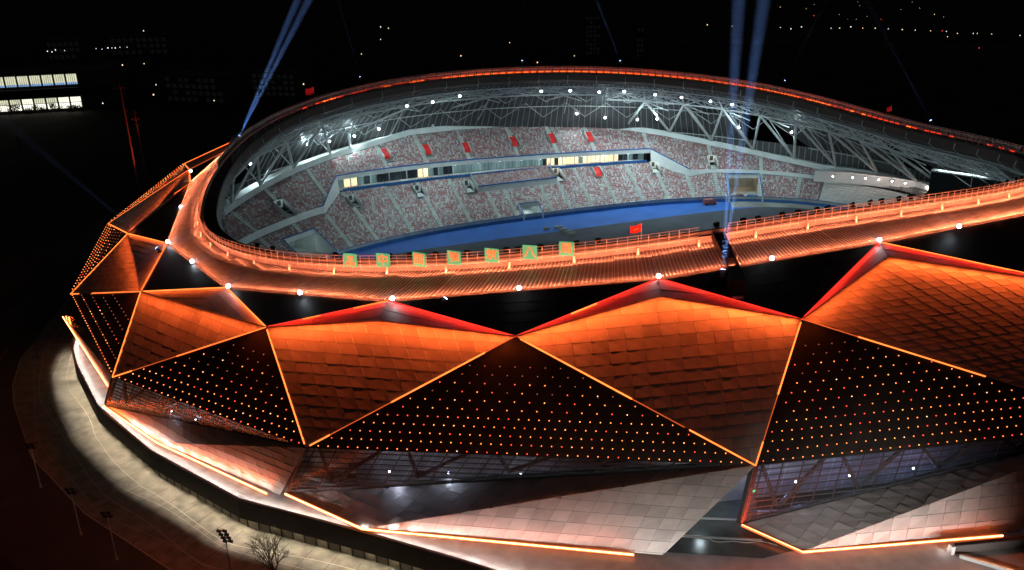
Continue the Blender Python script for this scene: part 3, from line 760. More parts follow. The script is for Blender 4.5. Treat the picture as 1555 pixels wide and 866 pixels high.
# small dark spotlight banks clamped inside the near rim
sbm = MB(); sbm.box((0, 0, .55), (1, 0, 0), (0, 1, 0), (0, 0, 1), .42, .12, .16); sbm.box((.2, .1, .95), (1, 0, 0), (0, .8, .6), (0, -.6, .8), .22, .18, .2); sbm.box((-.3, .1, .9), (1, 0, 0), (0, .8, .6), (0, -.6, .8), .22, .18, .2)
sbm.tube((0, 0, 0), (0, 0, 1.3), .05); sbm.bar((-.7, 0, .3), (.7, 0, .3), .06)
sbm_me = sbm.mesh('housing', 'black')
ts = list(np.linspace(D(-133), D(-112), 13))+list(np.linspace(D(-99), D(-52), 22))+[D(-150), D(-153), D(-139)]
for k, t in enumerate(ts):
    t += random.uniform(-.012, .012)
    lb = f'small black spotlight bank inside the near rim behind the sign boards, {ORD[k]} from the left' if k < 13 else f'small black spotlight bank inside the near rim right of the flag, {ORD[k-13]} from the left' if k < 35 else f'small black spotlight bank inside the rim at the left bend, {ORD[(1, 0, 2)[k-35]]} from the left'
    o = thing('spotlight_bank', lb, 'spotlight', tuple(ring(t, -.026, -.05)), 'spotlight banks on the near rim')
    o.rotation_euler = (0, 0, random.uniform(-.3, .3)+PH+math.atan2(RB*math.cos(t), -RA*math.sin(t)))
    kid('housing', sbm_me, o)
# stair cut crossing the near roof
a, c = ring(STAIR_T, .004, -.2), outer(STAIR_T)
d = nrm(c-a); sd = nrm(np.cross(d, (0, 0, 1)))
st = MB(); 
c2 = c+d*1.6
st.bar(a+A_(0, 0, .12)+sd*0, c2+A_(0, 0, .3), 1.7, .25)
so = st.obj('roof_stair', 'black', ST)
for sg, hgt in ((1, .9), (-1, .45)):
    b = MB(); b.bar(a+sd*sg*.95+A_(0, 0, .25), c2+sd*sg*.95+A_(0, 0, .35), .14, hgt*1.5); b.obj('stair_wall', 'black', so)
for k in range(14):
    f = (k+.5)/14; p = a+(c2-a)*f+A_(0, 0, .3); b = MB(); b.bar(p-sd*.8, p+sd*.8, .28, .12); b.obj('stair_tread', 'steel_dark', so)
b = MB(); b.bar(a-sd*1.1+A_(0, 0, 1.3), c2-sd*1.1+A_(0, 0, 1.3), .05)
for k in range(5):
    p = a+(c2-a)*k/4-sd*1.1; b.bar(p, p+A_(0, 0, 1.3), .05, up=(1, 0, 0))
b.obj('stair_rail', 'rail', so)
b = MB(); b.box(c2+d*1.3+A_(0, 0, -1.0), d, sd, (0, 0, 1), 1.2, 1.2, 1.5); b.obj('stair_end', 'black', so)
b = MB(); b.bar(c2+d*2.7-sd*.8+A_(0, 0, -2.2), c2+d*2.7+sd*.8+A_(0, 0, -2.2), .3, .35); b.obj('end_plate', 'white_wall', so)

# ------------------------------------------------------------------ the bowl: stepped tiers, walls, seats
THN = 720
CUTS = []
for td, s, wdt, ln in ((39.6, 4.3, 10.5, 9.6), (147.5, 4.5, 11, 9.8), (96.2, 2.3, 6, 5.2), (146.6, 16.4, 3.2, 6.3), (45, 12.3, 2.6, 5.2), (135, 16.6, 2.6, 4.8), (122, 16, 2.6, 4.4), (110.2, 15, 2.3, 4.8), (83.2, 15.6, 2.4, 5.2), (56.7, 14.9, 2.4, 4.4)):
    c_ = bowl(D(td), s, 0.); r_ = nrm(bowl(D(td), s+1, 0.)-c_); CUTS.append((c_[:2], r_[:2], ln/2, wdt/2))
tg = np.linspace(-math.pi, math.pi, THN+1)
def tier(name, m, lo, hi, zf, ds, t0, t1, n=None):
    t = tg[(tg >= t0-1e-6) & (tg <= t1+1e-6)]; smin, smax = lo(t).min(), hi(t).max()
    rows = []; s = math.floor(smin/ds)*ds
    while s < smax+ds:
        a = np.clip(s, lo(t), hi(t)); c = np.clip(s+ds, lo(t), hi(t))
        za = np.where(hi(t)-lo(t) < .05, zf(a, t), zf(np.clip(s, lo(t), hi(t)), t))
        rows.append(bowl(t, a, za)); rows.append(bowl(t, c, za)); s += ds
    b = MB(); b.grid(np.array(rows)); V = np.array(b.v); cut = []
    for k, f in enumerate(b.f):
        c = V[list(f), :2].mean(0)
        if any(abs((c-g[0])@g[1]) < g[2] and abs((c-g[0])@A_(-g[1][1], g[1][0])) < g[3] for g in CUTS): cut.append(k)
    for k in reversed(cut): del b.f[k], b.mi[k]
    return b.obj(name, m, ST)
zero = lambda t: np.zeros_like(t)
t_lo = tier('lower_stand', 'concrete_dark', zero, s_lt, zl, .8, D(26), D(160))
tier('terrace_steps', 'white_wall', zero, s_lt, zl, .8, D(-60), D(26))
tier('lower_stand', 'concrete', zero, s_lt, zl, .8, D(160), D(180)); tier('lower_stand', 'concrete', zero, s_lt, zl, .8, D(-180), D(-60))
t_up = tier('upper_stand', 'concrete_dark', s_ub, s_top, zu, .8, D(26), D(165))
tier('upper_stand', 'concrete_dark', s_ub, s_top, zu, .8, D(165), D(180)); tier('upper_stand', 'concrete_dark', s_ub, s_top, zu, .8, D(-180), D(26))
# front wall: blue band below, pale above, blue cap
b = MB(); b.grid(np.array([bowl(tg, -.02, 0), bowl(tg, -.02, .95)]), 0); b.grid(np.array([bowl(tg, -.02, .95), bowl(tg, -.02, 1.75)]), 1)
b.grid(np.array([bowl(tg, -.12, 1.75), bowl(tg, -.12, 1.9), bowl(tg, .15, 1.9), bowl(tg, .15, 1.75)]), 0); b.obj('front_wall', ['blue_paint', 'concrete'], ST)
# wall under the upper tier, blue edge strip, and the white wall band along the top
fine = np.linspace(D(20), D(165), 500)
out_m = (fine > D(57)) & (fine < D(136))
for t0, t1 in ((D(20), D(57)), (D(136), D(170))):
    t = np.linspace(t0, t1, 120)
    b = MB(); b.grid(np.array([bowl(t, s_lt(t)+.05, zl(s_lt(t), t)-.1), bowl(t, s_ub(t)-.05, zu(s_ub(t))+.3), bowl(t, s_ub(t)+.15, zu(s_ub(t))+.3), bowl(t, s_ub(t)+.15, zu(s_ub(t)))])); b.obj('tier_wall', 'white_wall', ST)
t = np.linspace(D(57), D(136), 160)
b = MB(); b.grid(np.array([bowl(t, s_ub(t)+4, zu(s_ub(t))-1.0), bowl(t, s_ub(t)-.1, zu(s_ub(t))-1.0), bowl(t, s_ub(t)-.1, zu(s_ub(t))+.55), bowl(t, s_ub(t)+.1, zu(s_ub(t))+.55), bowl(t, s_ub(t)+.1, zu(s_ub(t)))])); b.obj('slab_edge', 'white_wall', ST)
t = np.linspace(D(50), D(142), 200)
b = MB(); b.grid(np.array([bowl(t, s_ub(t)-.16, zu(s_ub(t))+.38), bowl(t, s_ub(t)-.16, zu(s_ub(t))+.74), bowl(t, s_ub(t)+.12, zu(s_ub(t))+.74)])); b.obj('edge_strip', 'blue_paint', ST)
t = np.linspace(D(-20), D(158), 300)
hb = 1.7
b = MB(); b.grid(np.array([bowl(t, s_top(t)+.05, zu(s_top(t))-.2), bowl(t, s_top(t)+.35, zu(s_top(t))+hb), bowl(t, s_top(t)+1.0, zu(s_top(t))+hb), bowl(t, s_top(t)+1.0, zu(s_top(t))+hb-.9), bowl(t, s_top(t)+5.5, zu(s_top(t))+hb-.9)])); b.obj('top_wall', 'white_wall', ST)
# VIP gallery: balcony front, floor, glass rooms
t = np.linspace(D(58), D(135.5), 160); zf = zl(s_lt(t))+.15
b = MB(); b.grid(np.array([bowl(t, s_lt(t)+.05, zf-.5), bowl(t, s_lt(t)-.1, zf+.75), bowl(t, s_lt(t)+.2, zf+.75), bowl(t, s_lt(t)+.2, zf)])); vb = b.obj('balcony_front', 'blue_paint', ST)
b = MB(); b.grid(np.array([bowl(t, s_lt(t)+.2, zf), bowl(t, s_ub(t)+3.2, zf)])); b.obj('balcony_floor', 'white_wall', ST)
vg = bpy.data.objects.new('vip_glazing', None); COL.objects.link(vg); vg.parent = ST; vg.matrix_parent_inverse = parent_inv(ST)
edges = np.linspace(58, 135.5, 66)
lit = [(64.5, 67), (67.8, 74.0), (75.2, 80.6), (82.0, 84.2), (117.6, 119.6), (132.2, 134.2)]
for i in range(65):
    a_, c_ = D(edges[i]), D(edges[i+1]); tm = (edges[i]+edges[i+1])/2
    ta = np.array([a_+.0012, c_-.0012]); z0 = zl(s_lt(ta))+.16; z1 = zu(s_ub(ta))-1.01; s_ = s_ub(ta)+2.9
    k = 'glass_lit' if any(l0 <= tm <= l1 for l0, l1 in lit) else ('glass_dim' if 86 < tm < 112 or random.random() < .3 else 'glass_dark')
    b = MB(); b.grid(np.array([bowl(ta, s_, z0), bowl(ta, s_, z1)])); b.grid(np.array([bowl(ta, s_+.06, z0), bowl(ta, s_+.06, z1)])); b.obj('glass_pane', k, vg)
    if i % 3 == 0:
        b = MB(); q0, q1 = bowl(a_, s_ub(a_)+2.8, zl(s_lt(a_))+.15), bowl(a_, s_ub(a_)+2.8, zu(s_ub(a_))-1.0); b.bar(q0, q1, .35, up=(1, 0, 0)); b.obj('pier', 'white_wall', vg)
for td in np.arange(62, 135, 6.2):
    t_ = D(td); p = bowl(t_, s_ub(t_)+1.2, zu(s_ub(t_))-1.25)
    b = MB(); b.box(p, (1, 0, 0), (0, 1, 0), (0, 0, 1), .25, .25, .04); b.obj('ceiling_lamp', 'lens_white', vg)
    lamp('POINT', p-A_(0, 0, .2), 90, COOL, vg, size=.2)
# protruding central box of seats
def bp(td, s, z): return bowl(D(td), s, z)
ts_ = np.linspace(D(84.6), D(108.4), 24)
b = MB(); b.grid(np.array([bowl(ts_, 12.2, zl(12.2)), bowl(ts_, 12.2, 9.4), bowl(ts_, 12.5, 9.4), bowl(ts_, 12.5, 8.7)]), 0)
for td in (84.6, 108.4):
    b.add([bp(td, 12.2, 7), bp(td, 20.6, 10.8), bp(td, 20.6, 12.7), bp(td, 12.2, 9.4)], [(0, 1, 2, 3)], 0)
b.grid(np.array([bowl(ts_, 12.5, 8.7), bowl(ts_, 20.6, 11.4)]), 2)
b.grid(np.array([bowl(ts_, 12.1, 9.15), bowl(ts_, 12.1, 9.5), bowl(ts_, 12.6, 9.5)]), 1); b.obj('central_box', ['white_wall', 'blue_paint', 'concrete_dark'], ST)
# stair mouths (vomitories) and red cloth covers
voms = []
def vom(td, s, wdt, ln, zf, red=False, warm=False, h=1.5):
    t_ = D(td); c = bowl(t_, s, zf(s, t_)); r = nrm((bowl(t_, s+1, 0)-bowl(t_, s, 0))); sd = A_(-r[1], r[0], 0)
    voms.append((c[:2], r[:2], ln/2+1.0, wdt/2+.55))
    up = nrm(r*1+A_(0, 0, (zf(s+1, t_)-zf(s, t_))))
    o = bpy.data.objects.new('stair_mouth', None); COL.objects.link(o); o.parent = ST; o.matrix_parent_inverse = parent_inv(ST)
    for sg in (-1, 1):
        b = MB(); a = c-up*ln/2+sd*sg*(wdt/2+.12); e = c+up*ln/2+sd*sg*(wdt/2+.12)
        b.add([a+A_(0, 0, -.3), e+A_(0, 0, -.3), e+A_(0, 0, .9), a+A_(0, 0, h)], [(0, 1, 2, 3)])
        b.add([p+sd*sg*.16 for p in (a+A_(0, 0, -.3), e+A_(0, 0, -.3), e+A_(0, 0, .9), a+A_(0, 0, h))], [(0, 1, 2, 3)])
        b.add([a+A_(0, 0, h), e+A_(0, 0, .9), e+A_(0, 0, .9)+sd*sg*.16, a+A_(0, 0, h)+sd*sg*.16], [(0, 1, 2, 3)])
        b.obj('side_wall', 'white_wall', o)
    if red:
        b = MB(); k = 8; P = []
        for i in range(k+1):
            f = i/k; q = c-up*ln/2+up*ln*f+A_(0, 0, .55+.35*math.sin(math.pi*f)*.4-.25*(f < .15)); P.append([q-sd*wdt/2, q-sd*wdt/6+A_(0, 0, -.08), q+sd*wdt/6+A_(0, 0, -.08), q+sd*wdt/2])
        b.grid(np.array(P)); b.obj('cloth_cover', 'red_cloth', o)
    else:
        e = c+up*ln/2; b = MB()
        b.add([e-sd*wdt/2-A_(0, 0, 1.6), e+sd*wdt/2-A_(0, 0, 1.6), e+sd*wdt/2+A_(0, 0, .9), e-sd*wdt/2+A_(0, 0, .9)], [(0, 1, 2, 3)], 0)
        q = e-r*.05+A_(0, 0, -.1); b.box(q, sd, r, (0, 0, 1), wdt*.22, .06, .75, 1); b.obj('end_wall', ['white_wall', 'black'], o)
        a = c-up*ln/2; b = MB(); b.add([a-sd*wdt/2+A_(0, 0, .06), a+sd*wdt/2+A_(0, 0, .06), A_(*(e+sd*wdt/2)[:2], a[2]+.06), A_(*(e-sd*wdt/2)[:2], a[2]+.06)], [(0, 1, 2, 3)]); b.obj('landing', 'white_wall', o)
        lamp('POINT', e-r*.8+A_(0, 0, .1), 70 if warm else 18, (1, .85, .62) if warm else COOL, o, size=.15)
for td, s in ((125.7, 28.4), (117, 27.9), (107.5, 26.8), (93.5, 27.2), (81.4, 27), (70.7, 26.2)): vom(td, s, 2.1, 4.6, zu, red=True)
vom(146.6, 16.4, 3.2, 6.5, zu); vom(45, 12.3, 2.6, 5.4, zu, warm=True)
vom(135, 16.6, 2.6, 5, zl); vom(122, 16.0, 2.6, 4.6, zl); vom(110.2, 15.0, 2.3, 5, zl); vom(83.2, 15.6, 2.4, 5.4, zl, warm=True); vom(56.7, 14.9, 2.4, 4.6, zl, warm=True); vom(71.5, 15.0, 2.3, 4.6, zl, red=True)
# gates at field level
def gate(td, wdt, dep, h, warm):
    t_ = D(td); c = bowl(t_, 0, 0); r = nrm(bowl(t_, 1, 0)-c); sd = A_(-r[1], r[0], 0)
    voms.append(((c+r*dep/2)[:2], r[:2], dep/2+.4, wdt/2+.9))
    o = bpy.data.objects.new('field_gate', None); COL.objects.link(o); o.parent = ST; o.matrix_parent_inverse = parent_inv(ST)
    f = c-r*.35
    ctop = c+r*dep
    for sg in (-1, 1):
        b = MB(); a, e = f+sd*sg*wdt/2, ctop+sd*sg*wdt/2
        b.add([a, e, e+A_(0, 0, h), a+A_(0, 0, 1.9)], [(0, 1, 2, 3)]); a2, e2_ = a+sd*sg*.5, e+sd*sg*.5
        b.add([a2, e2_, e2_+A_(0, 0, h), a2+A_(0, 0, 1.9)], [(0, 1, 2, 3)]); b.add([a+A_(0, 0, 1.9), e+A_(0, 0, h), e2_+A_(0, 0, h), a2+A_(0, 0, 1.9)], [(0, 1, 2, 3)]); b.add([a, a2, a2+A_(0, 0, 1.9), a+A_(0, 0, 1.9)], [(0, 1, 2, 3)])
        b.obj('side_wall', 'white_wall', o)
        b = MB(); b.bar(a+sd*sg*.25+A_(0, 0, 2.0), e+sd*sg*.25+A_(0, 0, h+.1), .3, .2); b.obj('edge_strip', 'blue_paint', o)
    b = MB(); hl = ctop-sd*wdt/2; hr = ctop+sd*wdt/2
    b.add([hl+A_(0, 0, h-1.5), hr+A_(0, 0, h-1.5), hr+A_(0, 0, h), hl+A_(0, 0, h)], [(0, 1, 2, 3)]); b.obj('lintel', 'white_wall', o)
    b = MB(); b.bar(hl+A_(0, 0, h+.12)-r*.05, hr+A_(0, 0, h+.12)-r*.05, .3, .22); b.obj('edge_strip', 'blue_paint', o)
    b = MB(); bk = r*9
    b.add([f-sd*wdt/2+A_(0, 0, .03), f+sd*wdt/2+A_(0, 0, .03), hr+bk+A_(0, 0, .03), hl+bk+A_(0, 0, .03)], [(0, 1, 2, 3)])
    b.add([hl+bk, hr+bk, hr+bk+A_(0, 0, h), hl+bk+A_(0, 0, h)], [(0, 1, 2, 3)])
    b.add([hl+A_(0, 0, h-1.5), hr+A_(0, 0, h-1.5), hr+bk+A_(0, 0, h-1.5), hl+bk+A_(0, 0, h-1.5)], [(0, 1, 2, 3)])
    for q in (hl, hr): b.add([q, q+bk, q+bk+A_(0, 0, h), q+A_(0, 0, h)], [(0, 1, 2, 3)])
    b.obj('tunnel', 'concrete', o)
    lamp('POINT', ctop+r*3+A_(0, 0, h-2.2), 220 if warm else 260, (1, .70, .42) if warm else COOL, o, size=.3)
    if warm:
        b = MB(); b.bar(hl+r*8.7+A_(0, 0, h-2.1), hr+r*8.7-sd*3+A_(0, 0, h-2.1), .35, .35); b.obj('tunnel_light', 'wall_lamp', o)
gate(39.6, 10.5, 8.6, 7.2, True); gate(147.5, 11, 9, 7.0, False); gate(96.2, 6, 4.6, 4.2, False)

def aisle(td, lo, hi, zf, parent, wd=1.3):
    t_ = D(td); b = MB(); s_ = float(lo(t_))+.4; e_ = float(hi(t_))-.2
    c = bowl(t_, 0., 0.); r = nrm(bowl(t_, 1., 0.)-c); sd = A_(-r[1], r[0], 0)
    while s_ < e_:
        z = float(zf(s_, t_)); p = bowl(t_, s_+.2, z)
        if not any(abs((p[:2]-g[0])@g[1]) < g[2] and abs((p[:2]-g[0])@A_(-g[1][1], g[1][0])) < g[3]+.2 for g in CUTS): b.box(p+A_(0, 0, -.05), sd, r, (0, 0, 1), wd/2, .2, .16)
        elif b.n: b.obj('aisle_stair', 'aisle', parent); b = MB()
        s_ += .4
    if b.n: b.obj('aisle_stair', 'aisle', parent)
# seats: shells on the steps, aisles left free
AISLE_L = [30, 36.6, 45, 50.5, 56.5, 63, 70.3, 77.5, 84.3, 90, 101, 106, 114, 121.3, 128, 135.6, 141, 146.8, 153]
AISLE_U = [36.4, 45, 57.2, 70.7, 81.4, 93.8, 107.8, 118.2, 126.6, 139.4, 146.6, 153]
for td in AISLE_L: aisle(td, zero, s_lt, zl, t_lo)
for td in AISLE_U: aisle(td, s_ub, s_top, zu, t_up)
def seat_rows(lo, hi, zf, aisles, t0, t1, ds=.8, base=.35, red=(.2, .36, .26, .18)):
    out = []
    tf = np.linspace(t0, t1, 3000); smin, smax = lo(tf).min(), hi(tf).max(); s = math.ceil(smin/ds)*ds
    while s < smax:
        sc = s+.45
        P = bowl(tf, sc, 0.); c = np.r_[0, np.cumsum(np.linalg.norm(np.diff(P, axis=0), axis=1))]
        u = np.arange(.3, c[-1], .56); t = np.interp(u, c, tf)
        ok = (sc > lo(t)+.3) & (sc < hi(t)-.35)
        sp = c[-1]/(t1-t0)
        if lo is zero: ok &= ~((t > D(84.2)) & (t < D(108.8)) & (sc > 11.9))
        for a in aisles: ok &= np.abs(t-D(a))*sp > .62
        t = t[ok]
        if len(t): Q = bowl(t, sc, 0.); N = bowl(t, sc+1, 0.)-Q; out.append((Q, N, zf(np.full(len(t), s), t)+.02))
        s += ds
    Q = np.concatenate([o[0] for o in out]); N = np.concatenate([o[1] for o in out]); Z = np.concatenate([o[2] for o in out])
    ok = np.ones(len(Q), bool)
    for (c, r, hl, hw) in voms:
        d = Q[:, :2]-c; ok &= ~((np.abs(d@r) < hl) & (np.abs(d@A_(-r[1], r[0])) < hw))
    Q, N, Z = Q[ok], N[ok], Z[ok]; Q[:, 2] = Z
    return Q, N
def seat_shape():                                       # x sideways, y outward, z up; back shell and pan
    h = .21
    return np.array([(-h, .22, .10), (h, .22, .10), (h, .30, .52), (-h, .30, .52), (h, .36, .50), (-h, .36, .50), (-h, -.14, .16), (h, -.14, .16), (-h, -.14, .06), (h, -.14, .06)], float), \
        [(0, 1, 2, 3), (3, 2, 4, 5), (6, 7, 1, 0), (8, 9, 7, 6)]
SV, SF = seat_shape()
def seats_mesh(name, Q, N, ci, mats):
    n = len(Q); X = np.stack([N[:, 1], -N[:, 0], 0*N[:, 0]], 1)
    V = Q[:, None]+SV[None, :, 0, None]*X[:, None]+SV[None, :, 1, None]*N[:, None]+SV[None, :, 2, None]*A_(0, 0, 1)
    me = bpy.data.meshes.new(name); k = len(SV); nf = len(SF)
    F = (np.array(SF)[None]+(np.arange(n)*k)[:, None, None]).reshape(-1)
    me.vertices.add(n*k); me.vertices.foreach_set('co', V.reshape(-1)); me.loops.add(len(F)); me.loops.foreach_set('vertex_index', F)
    me.polygons.add(n*nf); me.polygons.foreach_set('loop_start', np.arange(n*nf)*4); me.polygons.foreach_set('loop_total', np.full(n*nf, 4))
    for m in mats: me.materials.append(M[m])
    me.polygons.foreach_set('material_index', np.repeat(ci, nf)); me.update(calc_edges=True); return me
SM = ['seat_red', 'seat_grey', 'seat_pink', 'seat_white']
Q1, N1 = seat_rows(zero, s_lt, zl, AISLE_L, D(26.3), D(158)); Q2, N2 = seat_rows(s_ub, s_top, zu, AISLE_U, D(26.3), D(160))
far_c = rng.choice(4, len(Q1)+len(Q2), p=[.22, .24, .36, .18])
QA, NA = np.concatenate([Q1, Q2]), np.concatenate([N1, N2])
# clumps of red where whole runs of seats are one colour
cl_ = np.sin(QA[:, 0]*.9+QA[:, 2]*5.1)+np.sin(QA[:, 1]*.7-QA[:, 2]*3.3)
far_c[(cl_ > 1.45) & (rng.random(len(QA)) < .7)] = 0
ctr = (QA[:, 0] > 0) & (bowl(D(96.5), 16, 0)[1] > 0)
dist = np.linalg.norm(QA-A_(-60, 235, 8), axis=1); order = np.argsort(dist)
lone = [i for i in order if abs(cl_[i]) > -1][:300]
mask = np.ones(len(QA), bool); mask[lone] = False
nl = len(Q1)
ml, mu = mask.copy(), mask.copy(); ml[nl:] = False; mu[:nl] = False
link('seats', seats_mesh('seats', QA[ml], NA[ml], far_c[ml], SM), t_lo, kind='stuff')
link('seats', seats_mesh('seats', QA[mu], NA[mu], far_c[mu], SM), t_up, kind='stuff')
one = []
for k in range(4):
    me = bpy.data.meshes.new('seat'); me.from_pydata([tuple(v) for v in SV], [], SF); me.materials.append(M[SM[k]]); one.append(me)
for i in lone:
    o = bpy.data.objects.new('seat', one[far_c[i]]); COL.objects.link(o); o.parent = t_lo if i < nl else t_up
    o.location = QA[i]; o.rotation_euler = (0, 0, math.atan2(NA[i][1], NA[i][0])-math.pi/2)
# seats on the central box and the balcony
qb, nb = [], []
for k in range(7):
    s_ = 13.2+k*1.05
    for td in np.arange(85.4, 107.8, .47): q = bowl(D(td), s_, 8.75+(s_-12.5)*.333); qb.append(q); nb.append(bowl(D(td), s_+1, 0)-bowl(D(td), s_, 0))
for td in np.arange(59, 135, .5):
    if 84 < td < 109 or int(td*.29) % 2: continue
    for ds_ in (.9, 1.8): s_ = s_lt(D(td))+ds_; qb.append(bowl(D(td), s_, zl(s_lt(D(td)))+.16)); nb.append(bowl(D(td), s_+1, 0)-bowl(D(td), s_, 0))
qb, nb = np.array(qb), np.array(nb); nb[:, 2] = 0
link('seats', seats_mesh('seats', qb, nb, rng.choice([0, 2, 2, 1], len(qb)), SM), t_lo, kind='stuff')

# ------------------------------------------------------------------ roof structure over the far stand
LT = np.arange(-30, 181, 5.0)
# lining panels with three triangular openings to the night
def lin(t, k):
    e = float(np.interp(math.degrees(t), [-30, 22, 45], [.13, .10, 0]))   # the shell stands further out round the scoreboard end
    return [ring(t, -.023, -3.4), ring(t, .07, -6.6), ring(t, .17+e*.6, -13.5), ring(t, .25+e, -23), ring(t, .25+e, 0, abs_z=4.)][k]
openings = {130: 1, 135: 1, 40: 1, 15: 1}
for i in range(len(LT)-1):
    t0, t1 = D(LT[i]), D(LT[i+1]); tm = (t0+t1)/2
    for k in range(4):
        b = MB(); q = [lin(t0, k), lin(t1, k), lin(t1, k+1), lin(t0, k+1)]
        op = {(130, 1): 'R', (130, 2): 'X', (135, 2): 'L', (40, 1): 'R', (40, 2): 'X', (35, 2): 'R', (15, 1): 'X', (10, 2): 'R', (15, 2): 'X'}.get((int(LT[i]), k))
        if op == 'X': continue
        if op == 'R': q = [q[0], q[1], q[3]]
        if op == 'L': q = [q[1], q[2], q[0]]
        b.add(q, [tuple(range(len(q)))])
        lp = b.obj('lining_panel', 'lining', ST)
        if op is None:
            for j in range(5):
                f = (j+.5)/5; t = t0+(t1-t0)*f; inw = nrm(C0-lin(t, k)[:2]); o = A_(*inw*.12, -.1)
                b = MB(); b.bar(lin(t, k)+o, lin(t, k+1)+o, .16, .22); b.obj('lining_rib', 'lining_rib', lp)
            b = MB(); o = A_(*nrm(C0-lin(tm, k)[:2])*.35, -.3); b.tube(lin(t0, k+1)+o, lin(t1, k+1)+o, .16, n=5); b.obj('purlin', 'steel', lp)
def wall_top(t): return bowl(t, s_top(t)+.5, zu(s_top(t))+1.7)
_bt = np.linspace(D(-70), D(178), 900); _rt = np.unwrap(np.array([t_of(wall_top(v)) for v in _bt]))
def b_of(t): return float(np.interp(t, _rt, _bt))        # bowl angle whose wall top lies in the direction of ring angle t
def member(name, a, c, r, parent, m='steel', n=6):
    b = MB(); b.tube(a, c, r, n=n); return b.obj(name, m, parent)
FR = np.arange(-24, 178, 7.5)
for i, td in enumerate(FR):
    t, t2, th_ = D(td), D(td+7.5), D(td+3.75)
    fr = bpy.data.objects.new('roof_frame', None); COL.objects.link(fr); fr.parent = ST; fr.matrix_parent_inverse = parent_inv(ST)
    drop = 8.2 if td > 60 and td < 122 else 9.6
    apex, apex2 = ring(th_, .055, -drop), ring(D(td+11.25), .055, -drop)
    base, base2 = wall_top(b_of(t)), wall_top(b_of(t2))
    ring_in, ring_in2 = ring(th_, -.014, -4.6), ring(D(td+11.25), -.014, -4.6)
    midtop, midtop2 = ring(th_, .075, -7.2), ring(D(td+11.25), .075, -7.2)
    central = 62 < td < 118
    if td < 0: pass
    elif not central:
        member('strut', base, apex, .42, fr, n=8); member('strut', base2, apex, .42, fr, n=8)
        member('strut', ring(t, .15, -14), apex, .20, fr)
        member('strut', base+A_(0, 0, .2), ring(th_, .12, -11), .2, fr)
    elif i % 2 == 0:
        post = wall_top(b_of(th_)); top = post+A_(0, 0, 4.6)
        member('column', post, top, .42, fr, n=8); member('strut', top, apex+A_(0, 0, 1.5), .30, fr)
        member('strut', top, ring(D(td-8), -.012, -5), .32, fr); member('strut', top, ring(D(td+13), .05, -8), .18, fr)
        b = MB(); b.box(post+A_(0, 0, .1), (1, 0, 0), (0, 1, 0), (0, 0, 1), .6, .6, .15); b.obj('base_plate', 'steel', fr)
    else:
        member('strut', wall_top(b_of(th_)), apex, .2, fr)
    # ring chords with zigzag lattice
    member('ring_chord', apex, apex2, .28, fr); up = A_(0, 0, 1.9)
    ia, ib = ring(th_, .03, -drop+2.4), ring(D(td+11.25), .03, -drop+2.4)
    member('ring_chord', ia+(ib-ia)*.2, ia+(ib-ia)*.8, .22, fr)
    for f0, f1 in ((0, .2), (.4, .2), (.4, .5), (.4, .8)):
        member('web', apex+(apex2-apex)*f0*1.0, ia+(ib-ia)*f1, .12, fr, n=5)
    member('web', apex2, ia+(ib-ia)*.8, .12, fr, n=5)
    # chords to the inner ring and along it
    member('radial_chord', apex, ring_in, .28, fr); member('diagonal', apex, ring_in2, .22, fr); member('diagonal', apex2, ring_in, .13, fr)
    member('inner_chord', ring_in, ring_in2, .18, fr); a, c = ring(th_, -.004, -6.4), ring(D(td+11.25), -.004, -6.4); member('inner_chord', a, c, .14, fr)
    for j in range(6):
        f0, f1 = j/6, (j+.5)/6
        member('web', a+(c-a)*f0, ring_in+(ring_in2-ring_in)*f1, .09, fr, n=4); member('web', ring_in+(ring_in2-ring_in)*f1, a+(c-a)*(j+1)/6, .09, fr, n=4)
    # cross bracing nearer the lining
    member('diagonal', ring(t, .12, -11.5), midtop, .11, fr, n=5); member('diagonal', ring(t2, .12, -11.5), midtop, .11, fr, n=5)
    member('diagonal', ring(t, .20, -18), ring(th_, .13, -12), .11, fr, n=5); member('diagonal', ring(t2, .20, -18), ring(th_, .13, -12), .11, fr, n=5)

# ------------------------------------------------------------------ floodlights under the far roof
def fl_mesh():
    h = MB(); h.box((0, 0, .12), (1, 0, 0), (0, 1, 0), (0, 0, 1), .30, .24, .20); h.bar((-.34, 0, .1), (-.34, 0, .7), .06); h.bar((.34, 0, .1), (.34, 0, .7), .06); h.bar((-.34, 0, .7), (.34, 0, .7), .06)
    g = MB(); g.ball((0, 0, -.16), .40, seg=8, rings=6); return h.mesh('housing', 'steel_dark'), g.mesh('lens', 'lens_white')  # ball larger than the lens, to take in the lamp's halo
FLH, FLL = fl_mesh()
front = [(-48.4, 271.9, 41.3), (-30.63, 274.08, 38.29), (-23.06, 276.82, 38.79), (-15.1, 282.86, 39.28), (10.37, 286.71, 39.5), (19.6, 288.65, 39.17), (28.74, 288.37, 38.63), (37.09, 291.91, 38.02), (46.77, 290.21, 37.11), (55.08, 289.52, 36.25), (63.94, 287.47, 35.23), (70.43, 285.53, 34.45)]
rear = [(-76.35, 261.29, 24.67), (-62.91, 278.99, 25.79), (-56.59, 281.68, 26.06), (-49.46, 286.72, 26.41), (-42.68, 294.81, 26.78), (-35.05, 302.7, 27.07), (-21.46, 304.54, 27.3), (.34, 310.58, 27.38), (11.93, 312.3, 27.25), (23.46, 311.33, 27.01), (32.62, 305.56, 26.7), (43.31, 303.66, 26.24), (50.26, 305.52, 25.92), (76.11, 297.38, 24.33), (92.51, 293.44, 23.38)]
def flood(p, label, group, e, aim, cone, color=COOL):
    o = thing('floodlight', label, 'floodlight', p, group); kid('housing', FLH, o); kid('lens', FLL, o)
    lamp('SPOT', A_(*p)-A_(0, 0, .55), e, color, o, aim=aim, size=.3, spot=cone, blend=.6); return o
